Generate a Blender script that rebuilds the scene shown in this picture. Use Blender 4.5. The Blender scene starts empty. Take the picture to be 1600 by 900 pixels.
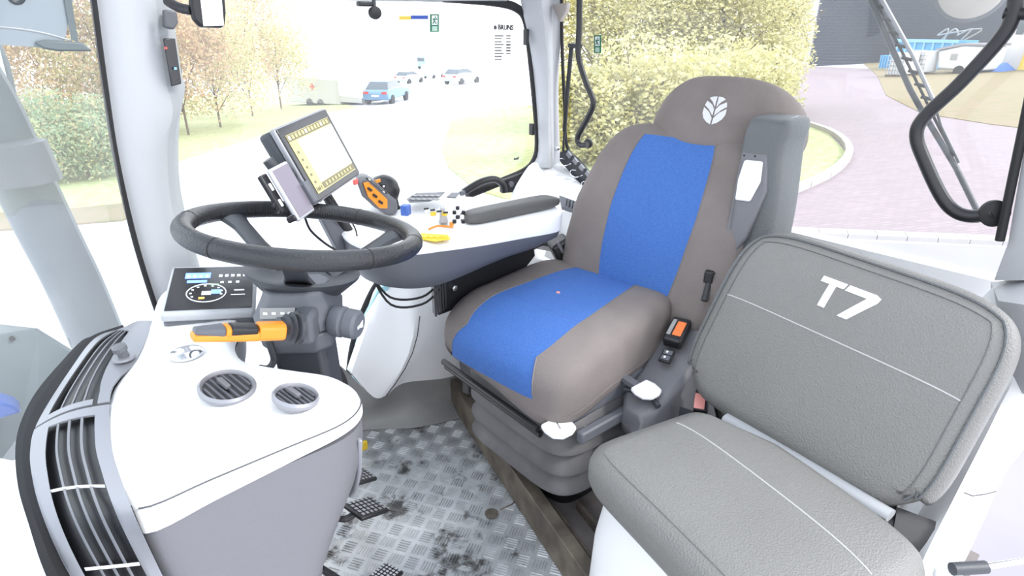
import bpy, math, random
from mathutils import Vector, Matrix
from mathutils.noise import noise as mnoise
random.seed(7)
S = bpy.context.scene
COL = S.collection
# ---------------------------------------------------------------- camera
# world axes follow the tractor: +X rear, +Y right hand side, +Z up, z=0 cab floor, metres
FPX = 950.0; PITCH = math.radians(23); AZ = math.radians(50)
CAM = Vector((0, 0, 1.2))
FW = Vector((math.cos(AZ)*math.cos(PITCH), math.sin(AZ)*math.cos(PITCH), -math.sin(PITCH)))
RT = Vector((math.sin(AZ), -math.cos(AZ), 0)); UP = RT.cross(FW)
cd = bpy.data.cameras.new('camera'); cam = bpy.data.objects.new('camera', cd); COL.objects.link(cam)
cd.sensor_width = 36; cd.lens = 36*FPX/1600; cd.clip_start = 0.01; cd.clip_end = 400
cam.location = CAM
cam.rotation_euler = Matrix((RT, UP, -FW)).transposed().to_euler()
S.camera = cam
# ---------------------------------------------------------------- world, sun, exposure
W = bpy.data.worlds.new('sky'); S.world = W; W.use_nodes = True
nt = W.node_tree; bg = nt.nodes['Background']
tc = nt.nodes.new('ShaderNodeTexCoord'); sep = nt.nodes.new('ShaderNodeSeparateXYZ')
cr = nt.nodes.new('ShaderNodeValToRGB')
nt.links.new(tc.outputs['Generated'], sep.inputs[0]); nt.links.new(sep.outputs['Z'], cr.inputs[0]); nt.links.new(cr.outputs[0], bg.inputs[0])
cr.color_ramp.elements[0].position = 0.0; cr.color_ramp.elements[0].color = (0.97, 0.97, 1, 1)
cr.color_ramp.elements[1].position = 0.8; cr.color_ramp.elements[1].color = (0.82, 0.88, 1, 1)
bg.inputs[1].default_value = 1.5
sd = bpy.data.lights.new('sun', 'SUN'); sun = bpy.data.objects.new('sun', sd); COL.objects.link(sun)
sd.energy = 1.6; sd.angle = math.radians(12); sd.color = (1, 0.98, 0.96)
sun.rotation_euler = Vector((-0.35, 0.62, -0.62)).to_track_quat('-Z', 'Y').to_euler()   # light comes over the open left door, from behind
S.view_settings.view_transform = 'Standard'; S.view_settings.look = 'None'
S.view_settings.exposure = 1.05; S.view_settings.gamma = 1; S.view_settings.use_curve_mapping = False

# ---------------------------------------------------------------- helpers
def ray(px, py): return FW + RT*((px-800)/FPX) + UP*((450-py)/FPX)
def at(px, py, ax, v):                       # a point measured in the photograph on a known plane
    r = ray(px, py); i = 'xyz'.index(ax); return CAM + r*((v-CAM[i])/r[i])
def gz(x, y): return -1.4 - 0.06*(y-2) + 0.02*(x-2)      # the yard falls away to the right
def ground(px, py):
    r = ray(px, py); d = CAM.z - gz(0, 0)
    t = (gz(0, 0)-CAM.z)/(r.z - (-0.06*r.y + 0.02*r.x)); return CAM + r*t
V = Vector
MATS = {}
def mat(name, col, rough=0.5, metal=0.0, bump=None, var=None, spec=0.5, coat=0, emit=0, grime=None):
    """bump=(scale, strength[, kind]); var=(scale, colour2, lo, hi)"""
    m = bpy.data.materials.new(name); m.use_nodes = True; n = m.node_tree; b = n.nodes['Principled BSDF']
    b.inputs['Base Color'].default_value = (*col, 1); b.inputs['Roughness'].default_value = rough
    b.inputs['Metallic'].default_value = metal; b.inputs['Specular IOR Level'].default_value = spec
    if coat: b.inputs['Coat Weight'].default_value = coat; b.inputs['Coat Roughness'].default_value = 0.1
    if emit: b.inputs['Emission Color'].default_value = (*col, 1); b.inputs['Emission Strength'].default_value = emit
    t = n.nodes.new('ShaderNodeTexCoord')
    def tex(kind, sc):
        if kind == 'voronoi':
            x = n.nodes.new('ShaderNodeTexVoronoi'); x.inputs['Scale'].default_value = sc; o = x.outputs['Distance']
        elif kind == 'wave':
            x = n.nodes.new('ShaderNodeTexWave'); x.inputs['Scale'].default_value = sc; o = x.outputs['Fac']
        else:
            x = n.nodes.new('ShaderNodeTexNoise'); x.inputs['Scale'].default_value = sc; x.inputs['Detail'].default_value = 5; o = x.outputs['Fac']
        n.links.new(t.outputs['Object'], x.inputs['Vector']); return o
    if bump:
        bn = n.nodes.new('ShaderNodeBump'); bn.inputs['Strength'].default_value = bump[1]; bn.inputs['Distance'].default_value = bump[3] if len(bump) > 3 else 0.002
        n.links.new(tex(bump[2] if len(bump) > 2 else 'noise', bump[0]), bn.inputs['Height']); n.links.new(bn.outputs[0], b.inputs['Normal'])
    if var:
        r = n.nodes.new('ShaderNodeValToRGB'); r.color_ramp.elements[0].position = var[2]; r.color_ramp.elements[1].position = var[3]
        r.color_ramp.elements[0].color = (*col, 1); r.color_ramp.elements[1].color = (*var[1], 1)
        n.links.new(tex(var[4] if len(var) > 4 else 'noise', var[0]), r.inputs[0]); n.links.new(r.outputs[0], b.inputs['Base Color'])
    MATS[name] = m; return m
def glass(name, tint=(1, 1, 1), gl=0.03, dust=.08):
    m = bpy.data.materials.new(name); m.use_nodes = True; n = m.node_tree; n.nodes.remove(n.nodes['Principled BSDF'])
    tr = n.nodes.new('ShaderNodeBsdfTransparent'); tr.inputs[0].default_value = (*tint, 1)
    g = n.nodes.new('ShaderNodeBsdfGlossy'); g.inputs['Roughness'].default_value = 0.02
    mx = n.nodes.new('ShaderNodeMixShader'); fr = n.nodes.new('ShaderNodeLayerWeight'); fr.inputs[0].default_value = 0.5
    pw = n.nodes.new('ShaderNodeMath'); pw.operation = 'POWER'; pw.inputs[1].default_value = 4; ma = n.nodes.new('ShaderNodeMath'); ma.operation = 'MULTIPLY_ADD'; ma.inputs[1].default_value = 0.5; ma.inputs[2].default_value = gl
    n.links.new(fr.outputs['Facing'], pw.inputs[0]); n.links.new(pw.outputs[0], ma.inputs[0]); n.links.new(ma.outputs[0], mx.inputs[0]); n.links.new(tr.outputs[0], mx.inputs[1]); n.links.new(g.outputs[0], mx.inputs[2])
    tl = n.nodes.new('ShaderNodeBsdfTranslucent'); tl.inputs[0].default_value = (.9, .9, .88, 1); m2 = n.nodes.new('ShaderNodeMixShader')   # thin film of dust on the pane
    nz = n.nodes.new('ShaderNodeTexNoise'); nz.inputs['Scale'].default_value = 6; nz.inputs['Detail'].default_value = 4; mr = n.nodes.new('ShaderNodeMapRange'); mr.inputs[3].default_value = dust*.7; mr.inputs[4].default_value = dust*1.3
    n.links.new(nz.outputs['Fac'], mr.inputs[0]); n.links.new(mr.outputs[0], m2.inputs[0]); n.links.new(mx.outputs[0], m2.inputs[1]); n.links.new(tl.outputs[0], m2.inputs[2])
    n.links.new(m2.outputs[0], n.nodes['Material Output'].inputs[0]); MATS[name] = m; return m
def leafmat(name, cols, trans=0.45):
    m = bpy.data.materials.new(name); m.use_nodes = True; n = m.node_tree; b = n.nodes['Principled BSDF']
    g = n.nodes.new('ShaderNodeNewGeometry'); r = n.nodes.new('ShaderNodeValToRGB'); n.links.new(g.outputs['Random Per Island'], r.inputs[0])
    els = r.color_ramp.elements
    while len(els) < len(cols): els.new(0.5)
    for i, c in enumerate(cols): els[i].position = i/(len(cols)-1); els[i].color = (*c, 1)
    n.links.new(r.outputs[0], b.inputs['Base Color']); b.inputs['Roughness'].default_value = 0.6
    tl = n.nodes.new('ShaderNodeBsdfTranslucent'); n.links.new(r.outputs[0], tl.inputs[0]); mx = n.nodes.new('ShaderNodeMixShader'); mx.inputs[0].default_value = trans
    n.links.new(b.outputs[0], mx.inputs[1]); n.links.new(tl.outputs[0], mx.inputs[2]); n.links.new(mx.outputs[0], n.nodes['Material Output'].inputs[0])
    MATS[name] = m; return m

def spline(pts, n=8, closed=False):
    pts = [V(p) for p in pts]; N = len(pts); out = []
    rng = range(N if closed else N-1)
    for i in rng:
        if closed: a, b, c, d = pts[(i-1) % N], pts[i], pts[(i+1) % N], pts[(i+2) % N]
        else: a, b, c, d = pts[max(i-1, 0)], pts[i], pts[i+1], pts[min(i+2, N-1)]
        for k in range(n):
            t = k/n; out.append(0.5*((2*b)+(c-a)*t+(2*a-5*b+4*c-d)*t*t+(3*b-a-3*c+d)*t**3))
    if not closed: out.append(pts[-1])
    return out
BASE = {}
class MB:
    def __init__(s): s.v = []; s.f = []
    def add(s, vs, fs): o = len(s.v); s.v += [V(p) for p in vs]; s.f += [tuple(i+o for i in f) for f in fs]; return s
    def box(s, c, size, R=None):
        R = R or Matrix.Identity(3); c = V(c); h = [x/2 for x in size]
        vs = [c + R@V((x*h[0], y*h[1], z*h[2])) for x in (-1, 1) for y in (-1, 1) for z in (-1, 1)]
        return s.add(vs, [(0, 1, 3, 2), (4, 6, 7, 5), (0, 4, 5, 1), (2, 3, 7, 6), (0, 2, 6, 4), (1, 5, 7, 3)])
    def prism(s, pts, off):
        pts = [V(p) for p in pts]; n = len(pts); off = V(off)
        nrm = sum(((pts[i]-pts[0]).cross(pts[(i+1) % n]-pts[0]) for i in range(1, n-1)), V((0, 0, 0)))
        if nrm.dot(off) > 0: pts = pts[::-1]
        return s.add(pts+[p+off for p in pts], [tuple(range(n)), tuple(range(2*n-1, n-1, -1))]+[(i, i+n, (i+1) % n+n, (i+1) % n) for i in range(n)])
    def tube(s, pts, r, seg=10, closed=False, sm=0, flat=1.0):
        if sm: pts = spline(pts, sm, closed)
        pts = [V(p) for p in pts]; n = len(pts); o = len(s.v); up = None
        for i, p in enumerate(pts):
            if closed: t = pts[(i+1) % n]-pts[(i-1) % n]
            else: t = pts[min(i+1, n-1)]-pts[max(i-1, 0)]
            t.normalize()
            if up is None: up = t.orthogonal().normalized() if abs(t.z) > .9 else V((0, 0, 1))
            up = (up - t*up.dot(t)).normalized(); w = t.cross(up)
            rr = r[i*len(r)//n] if isinstance(r, (list, tuple)) else r
            for k in range(seg):
                a = 2*math.pi*k/seg; s.v.append(p + w*math.cos(a)*rr + up*math.sin(a)*rr*flat)
        m = n if closed else n-1
        for i in range(m):
            for k in range(seg):
                a = o+i*seg+k; b = o+i*seg+(k+1) % seg; c = o+((i+1) % n)*seg+(k+1) % seg; d = o+((i+1) % n)*seg+k; s.f.append((a, b, c, d))
        if not closed: s.f.append(tuple(o+k for k in range(seg-1, -1, -1))); s.f.append(tuple(o+(n-1)*seg+k for k in range(seg)))
        return s
    def lathe(s, c, axis, prof, seg=28):                        # prof: (radius, height along axis)
        c = V(c); ax = V(axis).normalized(); u = ax.orthogonal().normalized(); w = ax.cross(u); o = len(s.v)
        for r, h in prof:
            for k in range(seg):
                a = 2*math.pi*k/seg; s.v.append(c+ax*h+(u*math.cos(a)+w*math.sin(a))*r)
        for i in range(len(prof)-1):
            for k in range(seg):
                s.f.append((o+i*seg+k, o+i*seg+(k+1) % seg, o+(i+1)*seg+(k+1) % seg, o+(i+1)*seg+k))
        s.f.append(tuple(o+k for k in range(seg-1, -1, -1))); s.f.append(tuple(o+(len(prof)-1)*seg+k for k in range(seg)))
        return s
    def rings(s, rs, cap=True):                                 # loft closed rings
        n = len(rs[0]); o = len(s.v)
        for r in rs: s.v += [V(p) for p in r]
        for i in range(len(rs)-1):
            for k in range(n): s.f.append((o+i*n+k, o+i*n+(k+1) % n, o+(i+1)*n+(k+1) % n, o+(i+1)*n+k))
        if cap: s.f.append(tuple(o+k for k in range(n-1, -1, -1))); s.f.append(tuple(o+(len(rs)-1)*n+k for k in range(n)))
        return s
    def grid(s, rows):
        n = len(rows[0]); o = len(s.v)
        for r in rows: s.v += [V(p) for p in r]
        for i in range(len(rows)-1):
            for k in range(n-1): s.f.append((o+i*n+k, o+i*n+k+1, o+(i+1)*n+k+1, o+(i+1)*n+k))
        return s
    def sheet(s, rows, off):                                    # a grid with thickness
        off = V(off); n = len(rows[0]); m = len(rows); o = len(s.v)
        for r in rows: s.v += [V(p) for p in r]
        for r in rows: s.v += [V(p)+off for p in r]
        q = m*n
        for i in range(m-1):
            for k in range(n-1):
                a = (o+i*n+k, o+i*n+k+1, o+(i+1)*n+k+1, o+(i+1)*n+k); s.f.append(a); s.f.append(tuple(x+q for x in a[::-1]))
        per = [(0, k) for k in range(n)]+[(i, n-1) for i in range(1, m)]+[(m-1, k) for k in range(n-2, -1, -1)]+[(i, 0) for i in range(m-2, 0, -1)]
        for j in range(len(per)):
            a = o+per[j][0]*n+per[j][1]; b = o+per[(j+1) % len(per)][0]*n+per[(j+1) % len(per)][1]; s.f.append((b, a, a+q, b+q))
        return s
    def obj(s, name, m, parent=None, smooth=False, bevel=0, seg=2, sub=0, ang=40, label=None, kind=None):
        me = bpy.data.meshes.new(name)
        b = BASE[parent.name] if parent else V((0, 0, 0))
        me.from_pydata([tuple(p-b) for p in s.v], [], s.f)
        import bmesh
        bm = bmesh.new(); bm.from_mesh(me); bmesh.ops.recalc_face_normals(bm, faces=bm.faces[:]) if len(s.f) < 20000 and not getattr(s, 'raw', 0) else None; bm.to_mesh(me); bm.free()
        o = bpy.data.objects.new(name, me); COL.objects.link(o)
        me.materials.append(MATS[m] if isinstance(m, str) else m)
        if parent: o.parent = parent
        BASE[o.name] = b
        if bevel:
            md = o.modifiers.new('bevel', 'BEVEL'); md.width = bevel; md.segments = seg; md.limit_method = 'ANGLE'; md.angle_limit = math.radians(35)
        if sub: md = o.modifiers.new('subsurf', 'SUBSURF'); md.levels = md.render_levels = sub
        if smooth or bevel or sub:
            me.shade_smooth()
            if not sub:
                try: me.set_sharp_from_angle(angle=math.radians(ang))
                except Exception: pass
        if label: o['label'] = label
        if kind: o['kind'] = kind
        return o
def tag(o, label, cat, group=None):
    o['label'] = label; o['category'] = cat
    if group: o['group'] = group
    return o
def thing(name, loc, label, cat, group=None):
    o = bpy.data.objects.new(name, None); COL.objects.link(o); o.location = V(loc); BASE[o.name] = V(loc); o.empty_display_size = 0.05
    return tag(o, label, cat, group)
def holder(name, loc=(0, 0, 0)):
    o = bpy.data.objects.new(name, None); COL.objects.link(o); o.location = V(loc); BASE[o.name] = V(loc); o['kind'] = 'structure'; return o
def text_obj(body, size, O, X, Y, m, parent, name='lettering', ext=0.0006, align='LEFT', shear=0):
    cu = bpy.data.curves.new('t', 'FONT'); cu.body = body; cu.size = size; cu.extrude = ext; cu.align_x = align; cu.shear = shear; cu.resolution_u = 3; cu.offset = size*.05
    t = bpy.data.objects.new('t', cu); COL.objects.link(t); dg = bpy.context.evaluated_depsgraph_get(); dg.update(); me = bpy.data.meshes.new_from_object(t.evaluated_get(dg)); me.name = name
    X = V(X).normalized(); Y = V(Y); Y = (Y-X*Y.dot(X)).normalized(); Z = X.cross(Y); b = BASE[parent.name] if parent else V((0, 0, 0))
    for v in me.vertices: c = v.co; v.co = V(O)+X*c.x+Y*c.y+Z*c.z-b
    bpy.data.objects.remove(t); me.materials.clear(); me.materials.append(MATS[m])
    o = bpy.data.objects.new(name, me); COL.objects.link(o); o.parent = parent; BASE[o.name] = b; return o
def rotz(a): return Matrix.Rotation(math.radians(a), 3, 'Z')
def frame(X, Y):
    X = V(X).normalized(); Y = V(Y); Y = (Y-X*Y.dot(X)).normalized(); return Matrix((X, Y, X.cross(Y))).transposed()
class Pad:
    """upholstered block: a rounded super-ellipsoid sampled on a cube grid, so seams follow grid lines"""
    def __init__(s, O, A, B, dims, e1=.35, e2=.45, deform=None, res=(26, 26, 6)):
        s.O = V(O); s.M = frame(A, B); s.d = dims; s.e1 = e1; s.e2 = e2; s.df = deform; s.res = res
    def P(s, p, off=0):
        a, b, c = s.d; x, y, z = p; e1, e2 = s.e1, s.e2
        F = ((abs(x)**(2/e1)+abs(y)**(2/e1))**(e1/e2)+abs(z)**(2/e2))**(e2/2)
        q = V((x/F, y/F, z/F)); q = V((q.x*a, q.y*b, q.z*c))
        if s.df: q = V(s.df(q.x/a, q.y/b, q.z/c, q))
        return s.O + s.M@(q + V((0, 0, off)))
    def build(s, sel, warp=None, front=True):
        """sel(i,j,face)->bool picks cells; warp(x,y)->x"""
        nx, ny, nz = s.res; m = MB(); cache = {}
        warp = warp or (lambda x, y, z: x)
        def vid(p):
            k = tuple(round(c, 5) for c in p)
            if k not in cache: cache[k] = len(m.v); m.v.append(s.P((warp(*p), p[1], p[2])))
            return cache[k]
        def face(name, f, n1, n2):
            for i in range(n1):
                for j in range(n2):
                    u0, u1 = -1+2*i/n1, -1+2*(i+1)/n1; v0, v1 = -1+2*j/n2, -1+2*(j+1)/n2
                    c = f((u0+u1)/2, (v0+v1)/2)
                    if sel(name, c): m.f.append(tuple(vid(f(u, v)) for u, v in ((u0, v0), (u1, v0), (u1, v1), (u0, v1))))
        face('top', lambda u, v: (u, v, 1), nx, ny); face('bottom', lambda u, v: (u, v, -1), nx, ny)
        face('back', lambda u, v: (u, 1, v), nx, nz); face('front', lambda u, v: (u, -1, v), nx, nz)
        face('right', lambda u, v: (1, u, v), ny, nz); face('left', lambda u, v: (-1, u, v), ny, nz)
        return m
    def line(s, pts, r=.0015, off=0.0, n=24, warp=None):
        pp = []
        for (a, b) in zip(pts, pts[1:]):
            for k in range(n): pp.append(V(a).lerp(V(b), k/n))
        pp.append(V(pts[-1])); w = warp or (lambda x, y, z: x)
        return MB().tube([s.P((w(*p), p.y, p.z), off) for p in pp], r, 6)

# ---------------------------------------------------------------- materials
mat('white_plastic', (.80, .80, .80), .45, bump=(900, .15), spec=.4)
mat('bright_plastic', (.88, .88, .88), .45, bump=(900, .1), spec=.4)
mat('pillar_plastic', (.42, .425, .44), .5, bump=(900, .15))
mat('pillar_trim', (.36, .37, .38), .5, bump=(900, .15))
mat('silver_plastic', (.26, .26, .28), .4, metal=.3); mat('slat_grey', (.16, .16, .175), .45)
mat('grey_plastic', (.135, .135, .145), .5, bump=(700, .2))
mat('mid_grey_plastic', (.11, .115, .13), .5, bump=(700, .2))
mat('dark_plastic', (.045, .048, .055), .45, bump=(600, .2))
mat('black_plastic', (.012, .012, .014), .4, bump=(600, .15))
mat('black_rubber', (.012, .011, .012), .7)
mat('gloss_black', (.01, .01, .012), .18, coat=.5)
mat('foam', (.012, .012, .014), .95, bump=(1500, .8))
mat('chrome', (.75, .76, .78), .15, metal=1)
mat('steel', (.42, .42, .43), .4, metal=1)
mat('orange_plastic', (.80, .27, .02), .4)
mat('yellow_plastic', (.82, .55, .03), .4)
mat('red_plastic', (.75, .12, .10), .4)
mat('buckle_orange', (.85, .20, .05), .35)
mat('pale_red', (.75, .30, .27), .4)
mat('leather', (.172, .170, .160), .5, bump=(330, .5, 'voronoi'), var=(6, (.16, .158, .148), .35, .7))
mat('leather_dark', (.10, .106, .108), .45, bump=(420, .5, 'voronoi'))
mat('armrest_leather', (.085, .083, .078), .5, bump=(420, .4, 'voronoi'))
mat('stitch', (.42, .42, .41), .8)
mat('seat_fabric', (.185, .160, .150), .95, bump=(260, .5), var=(9, (.158, .137, .128), .4, .68))
mat('rim_leather', (.02, .021, .023), .38, bump=(300, .3, 'voronoi'))
mat('bellows', (.095, .092, .095), .55, bump=(200, .2), var=(8, (.15, .145, .145), .5, .75))
mat('kick_panel', (.22, .22, .215), .6, bump=(300, .3), var=(5, (.30, .30, .29), .4, .7))
mat('dirty_metal', (.085, .07, .055), .6, metal=.2, bump=(60, .5), var=(12, (.20, .17, .13), .42, .72))
mat('dirt_floor', (.13, .115, .11), .75, bump=(80, .5), var=(14, (.19, .165, .155), .4, .7))
mat('white_mark', (.88, .88, .88), .5)
mat('grey_mark', (.06, .06, .065), .5)
mat('phone_glass', (.19, .165, .20), .35)
mat('phone_frame', (.42, .42, .44), .4)
mat('label_grey', (.30, .30, .29), .5)
mat('silver_logo', (.55, .55, .54), .4, metal=.2)
mat('blue_clip', (.06, .13, .42), .4)
def fabric_blue():
    m = mat('blue_fabric', (.018, .095, .44), .85); n = m.node_tree; b = n.nodes['Principled BSDF']; t = n.nodes.new('ShaderNodeTexCoord')
    v = n.nodes.new('ShaderNodeTexVoronoi'); v.inputs['Scale'].default_value = 420; n.links.new(t.outputs['Object'], v.inputs['Vector'])
    r = n.nodes.new('ShaderNodeValToRGB'); r.color_ramp.elements[0].position = .2; r.color_ramp.elements[1].position = .7
    r.color_ramp.elements[0].color = (.058, .155, .44, 1); r.color_ramp.elements[1].color = (.036, .115, .36, 1)
    n.links.new(v.outputs['Distance'], r.inputs[0]); n.links.new(r.outputs[0], b.inputs['Base Color'])
    bn = n.nodes.new('ShaderNodeBump'); bn.inputs['Strength'].default_value = .5; bn.inputs['Distance'].default_value = .002
    n.links.new(v.outputs['Distance'], bn.inputs['Height']); n.links.new(bn.outputs[0], b.inputs['Normal'])
fabric_blue()
def floor_metal():
    m = mat('tread_metal', (.40, .41, .42), .45, metal=.35, bump=(40, .2)); n = m.node_tree; b = n.nodes['Principled BSDF']; t = n.nodes.new('ShaderNodeTexCoord')
    a = n.nodes.new('ShaderNodeTexNoise'); a.inputs['Scale'].default_value = 7; a.inputs['Detail'].default_value = 8; a.inputs['Roughness'].default_value = .7
    n.links.new(t.outputs['Object'], a.inputs['Vector'])
    r = n.nodes.new('ShaderNodeValToRGB'); e = r.color_ramp.elements; e[0].position = .39; e[0].color = (.08, .078, .075, 1); e[1].position = .46; e[1].color = (.36, .37, .375, 1)
    e = e.new(.7); e.color = (.52, .53, .54, 1); n.links.new(a.outputs['Fac'], r.inputs[0]); n.links.new(r.outputs[0], b.inputs['Base Color'])
floor_metal()
mat('trailer_white', (.58, .58, .59), .5); glass('window_glass', (.97, .985, .985), .022, .05); glass('rear_glass', (.97, .985, .985), .02, .03); glass('windscreen_glass', (.86, .93, .95), .06, .11)
mat('tint_film', (.35, .62, .70), .3)
# outdoor materials
mat('asphalt', (.55, .56, .60), .45, bump=(60, .3), var=(3, (.63, .64, .68), .4, .7), spec=.5)
mat('road_asphalt', (.25, .235, .26), .7, bump=(60, .3), var=(.8, (.28, .265, .29), .4, .7))
def pavers():
    m = mat('pavers', (.26, .21, .22), .7); n = m.node_tree; b = n.nodes['Principled BSDF']; t = n.nodes.new('ShaderNodeTexCoord')
    mp = n.nodes.new('ShaderNodeMapping'); mp.inputs['Rotation'].default_value = (0, 0, .5); n.links.new(t.outputs['Object'], mp.inputs[0])
    k = n.nodes.new('ShaderNodeTexBrick'); n.links.new(mp.outputs[0], k.inputs['Vector']); k.inputs['Scale'].default_value = 2.5
    k.inputs['Color1'].default_value = (.275, .215, .225, 1); k.inputs['Color2'].default_value = (.235, .185, .195, 1); k.inputs['Mortar'].default_value = (.20, .16, .165, 1)
    k.inputs['Mortar Size'].default_value = .02; n.links.new(k.outputs['Color'], b.inputs['Base Color'])
pavers()
mat('lawn', (.30, .35, .14), .9, bump=(30, .6), var=(5, (.44, .43, .24), .35, .7))
mat('dry_verge', (.24, .18, .105), .9, bump=(25, .6), var=(3, (.19, .17, .075), .4, .7))
mat('kerb_stone', (.42, .39, .38), .8, bump=(30, .4))
mat('bark', (.14, .10, .075), .9, bump=(20, .6))
leafmat('leaf_yellow', [(.58, .53, .20), (.72, .66, .32), (.42, .42, .19), (.76, .72, .45), (.52, .48, .25)])
leafmat('leaf_rust', [(.55, .33, .19), (.62, .48, .24), (.40, .27, .17), (.62, .42, .27), (.42, .38, .20)])
leafmat('leaf_green', [(.22, .36, .20), (.34, .44, .24), (.40, .38, .22), (.55, .48, .25), (.26, .38, .26)])
mat('shed_dark', (.040, .046, .066), .6, bump=(4, .3, 'wave'))
mat('shed_light', (.48, .48, .50), .5)
mat('container_blue', (.06, .30, .55), .5); mat('container_light', (.22, .45, .66), .5)
mat('caravan_white', (.70, .71, .72), .5); mat('caravan_roof', (.26, .25, .27), .7)
mat('tarp_blue', (.10, .22, .60), .6, bump=(6, 1, 'noise', .1)); mat('house_wall', (.62, .60, .58), .7); mat('yellow_wall', (.80, .58, .10), .7)
mat('car_blue', (.10, .22, .38), .3, coat=.7); mat('car_silver', (.40, .46, .52), .3, coat=.7); mat('car_glass', (.05, .07, .09), .1, coat=.6)
mat('tyre', (.02, .02, .02), .8); mat('tail_red', (.5, .03, .03), .3); mat('truck_paint', (.30, .50, .60), .4)
mat('patch_blue', (.015, .09, .40), .3, coat=.5)
mat('teal_grey', (.085, .105, .115), .5, bump=(30, .3), var=(4, (.125, .145, .145), .4, .7))
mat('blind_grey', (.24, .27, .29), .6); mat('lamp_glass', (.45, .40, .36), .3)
# ================================================================ cab shell
def stru(o): o['kind'] = 'structure'; return o
YR, XR = 1.65, 1.62
# floor: base sheet plus raised five-bar tread
FL = holder('floor')
MB().prism([(-.1, .35, -.004), (.70, .35, -.004), (1.12, 1.62, -.004), (.2, 1.62, -.004), (-.1, 1.4, -.004)], (0, 0, -.03)).obj('tread_plate', 'tread_metal', FL)
tread = MB(); pitch = .043
def inside_plate(x, y):
    a = at(722, 655, 'z', 0); b = at(905, 890, 'z', 0)
    side = (b.x-a.x)*(y-a.y)-(b.y-a.y)*(x-a.x)
    return side < -.004 and y < 1.54 and x > -.05 and y > .5
ra = math.radians(33)
for i in range(-40, 60):
    for j in range(-40, 60):
        u, v = i*pitch, j*pitch; x = u*math.cos(ra)-v*math.sin(ra); y = u*math.sin(ra)+v*math.cos(ra)
        if not inside_plate(x, y): continue
        d = ra if (i+j) % 2 else ra+math.pi/2
        dx, dy = math.cos(d), math.sin(d); L = .0165
        for k in (-2, -1, 0, 1, 2):
            cx, cy = x-dy*k*.0074, y+dx*k*.0074; w = .0019
            e = V((dx*L, dy*L, 0)); p = V((-dy*w, dx*w, 0)); c = V((cx, cy, -.0042)); t = V((0, 0, .0032))
            tread.add([c-e, c-e*.8+p, c+e*.8+p, c+e, c+e*.8-p, c-e*.8-p, c-e*.8+t, c+e*.8+t], [(0, 6, 1), (1, 6, 7, 2), (2, 7, 3), (3, 7, 4), (4, 7, 6, 5), (5, 6, 0)])
tread.raw = 1
tread.obj('raised_tread', 'tread_metal', FL, kind='stuff')
MB().prism([(1.0, .10, -.002), (XR, .12, -.002), (XR, YR, -.002), (1.06, YR, -.002), (.72, .44, -.002), (.66, -.05, -.002)], (0, 0, -.03)).obj('side_floor', 'dirt_floor', FL)
# grommet with a short wire lying in the plate
c = at(768, 802, 'z', .002)
MB().lathe(c-V((0, 0, .002)), (0, 0, 1), [(.018, 0), (.018, .003), (.014, .004)], 20).obj('floor_plug', 'dirty_metal', FL, smooth=True)
MB().tube([at(782, 796, 'z', .003), at(800, 788, 'z', .003), at(812, 776, 'z', .003)], .002, 6).obj('plug_wire', 'dirty_metal', FL)

stru(MB().sheet([[(XR, .27, 0), (XR, .6, 0), (XR, YR, 0)], [(XR, .27, .3), (XR, .6, .3), (XR, YR, .3)], [(XR-.01, .25, .69), (XR-.01, .6, .69), (XR-.01, YR, .69)]], (.05, 0, 0)).obj('wall_rear', 'white_plastic'))
stru(MB().box((-.02, .92, 1.47), (.36, 1.6, .06)).box((1.36, .92, 1.47), (.68, 1.6, .06)).box((.59, .20, 1.47), (.86, .16, .06)).box((.59, 1.62, 1.47), (.86, .20, .06)).obj('ceiling', 'white_plastic', bevel=.01))
WH = holder('added_hatch')                                              # unseen glass roof hatch, added to let more light into the cab
MB().box((.59, .9, 1.47), (.88, 1.26, .006)).obj('pane', 'window_glass', WH)
# header trim over the side window
stru(MB().tube([(.2, YR, 1.31), (.6, YR+.01, 1.305), (1.1, YR, 1.31), (1.35, YR, 1.315)], .035, 12).obj('trim_1', 'pillar_trim', smooth=True))
# a-pillar (front right) : broad pale cover, narrow inner strip with a small display
AP = holder('trim_2')
Lp = [(138, -90), (150, 0), (167, 120), (187, 250), (217, 380), (250, 488), (262, 520)]
Rp = [(236, -90), (243, 0), (258, 120), (270, 172), (262, 232), (270, 330), (305, 430)]
rows = []
for i in range(7):
    a = at(*Lp[i], 'y', 1.585); b = at(*Rp[i], 'y', 1.60); m = (a+b)/2-V((0, .022, 0)); rows.append([a, a.lerp(m, .5)-V((0, .008, 0)), m, m.lerp(b, .5)-V((0, .006, 0)), b])
cols = [spline([r[k] for r in rows], 6) for k in range(5)]
MB().sheet([[cols[k][i] for k in range(5)] for i in range(len(cols[0]))], (.0, .05, 0)).obj('pillar_cover', 'pillar_plastic', AP, smooth=True)
R2 = [(262, -90), (268, 0), (283, 110), (289, 140), (280, 200), (283, 300), (316, 430)]
rows = [[at(*Rp[i], 'y', 1.60), at((Rp[i][0]+R2[i][0])/2, Rp[i][1], 'y', 1.615), at(*R2[i], 'y', 1.655)] for i in range(7)]
cols = [spline([r[k] for r in rows], 6) for k in range(3)]
MB().sheet([[cols[k][i] for k in range(3)] for i in range(len(cols[0]))], (0, .05, 0)).obj('inner_strip', 'pillar_trim', AP, smooth=True)
MB().tube([at(x, y, 'y', 1.575) for x, y in [(134, -90), (146, 0), (162, 120), (182, 250), (212, 380), (246, 488), (262, 520)]], .006, 8, sm=5).obj('rubber_seal', 'black_rubber', AP, smooth=True)
q = [at(254, 60, 'y', 1.59), at(273, 60, 'y', 1.595), at(283, 131, 'y', 1.595), at(267, 135, 'y', 1.59)]
MB().prism(q, (0, -.006, 0)).obj('display_insert', 'gloss_black', AP, bevel=.002)
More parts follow.
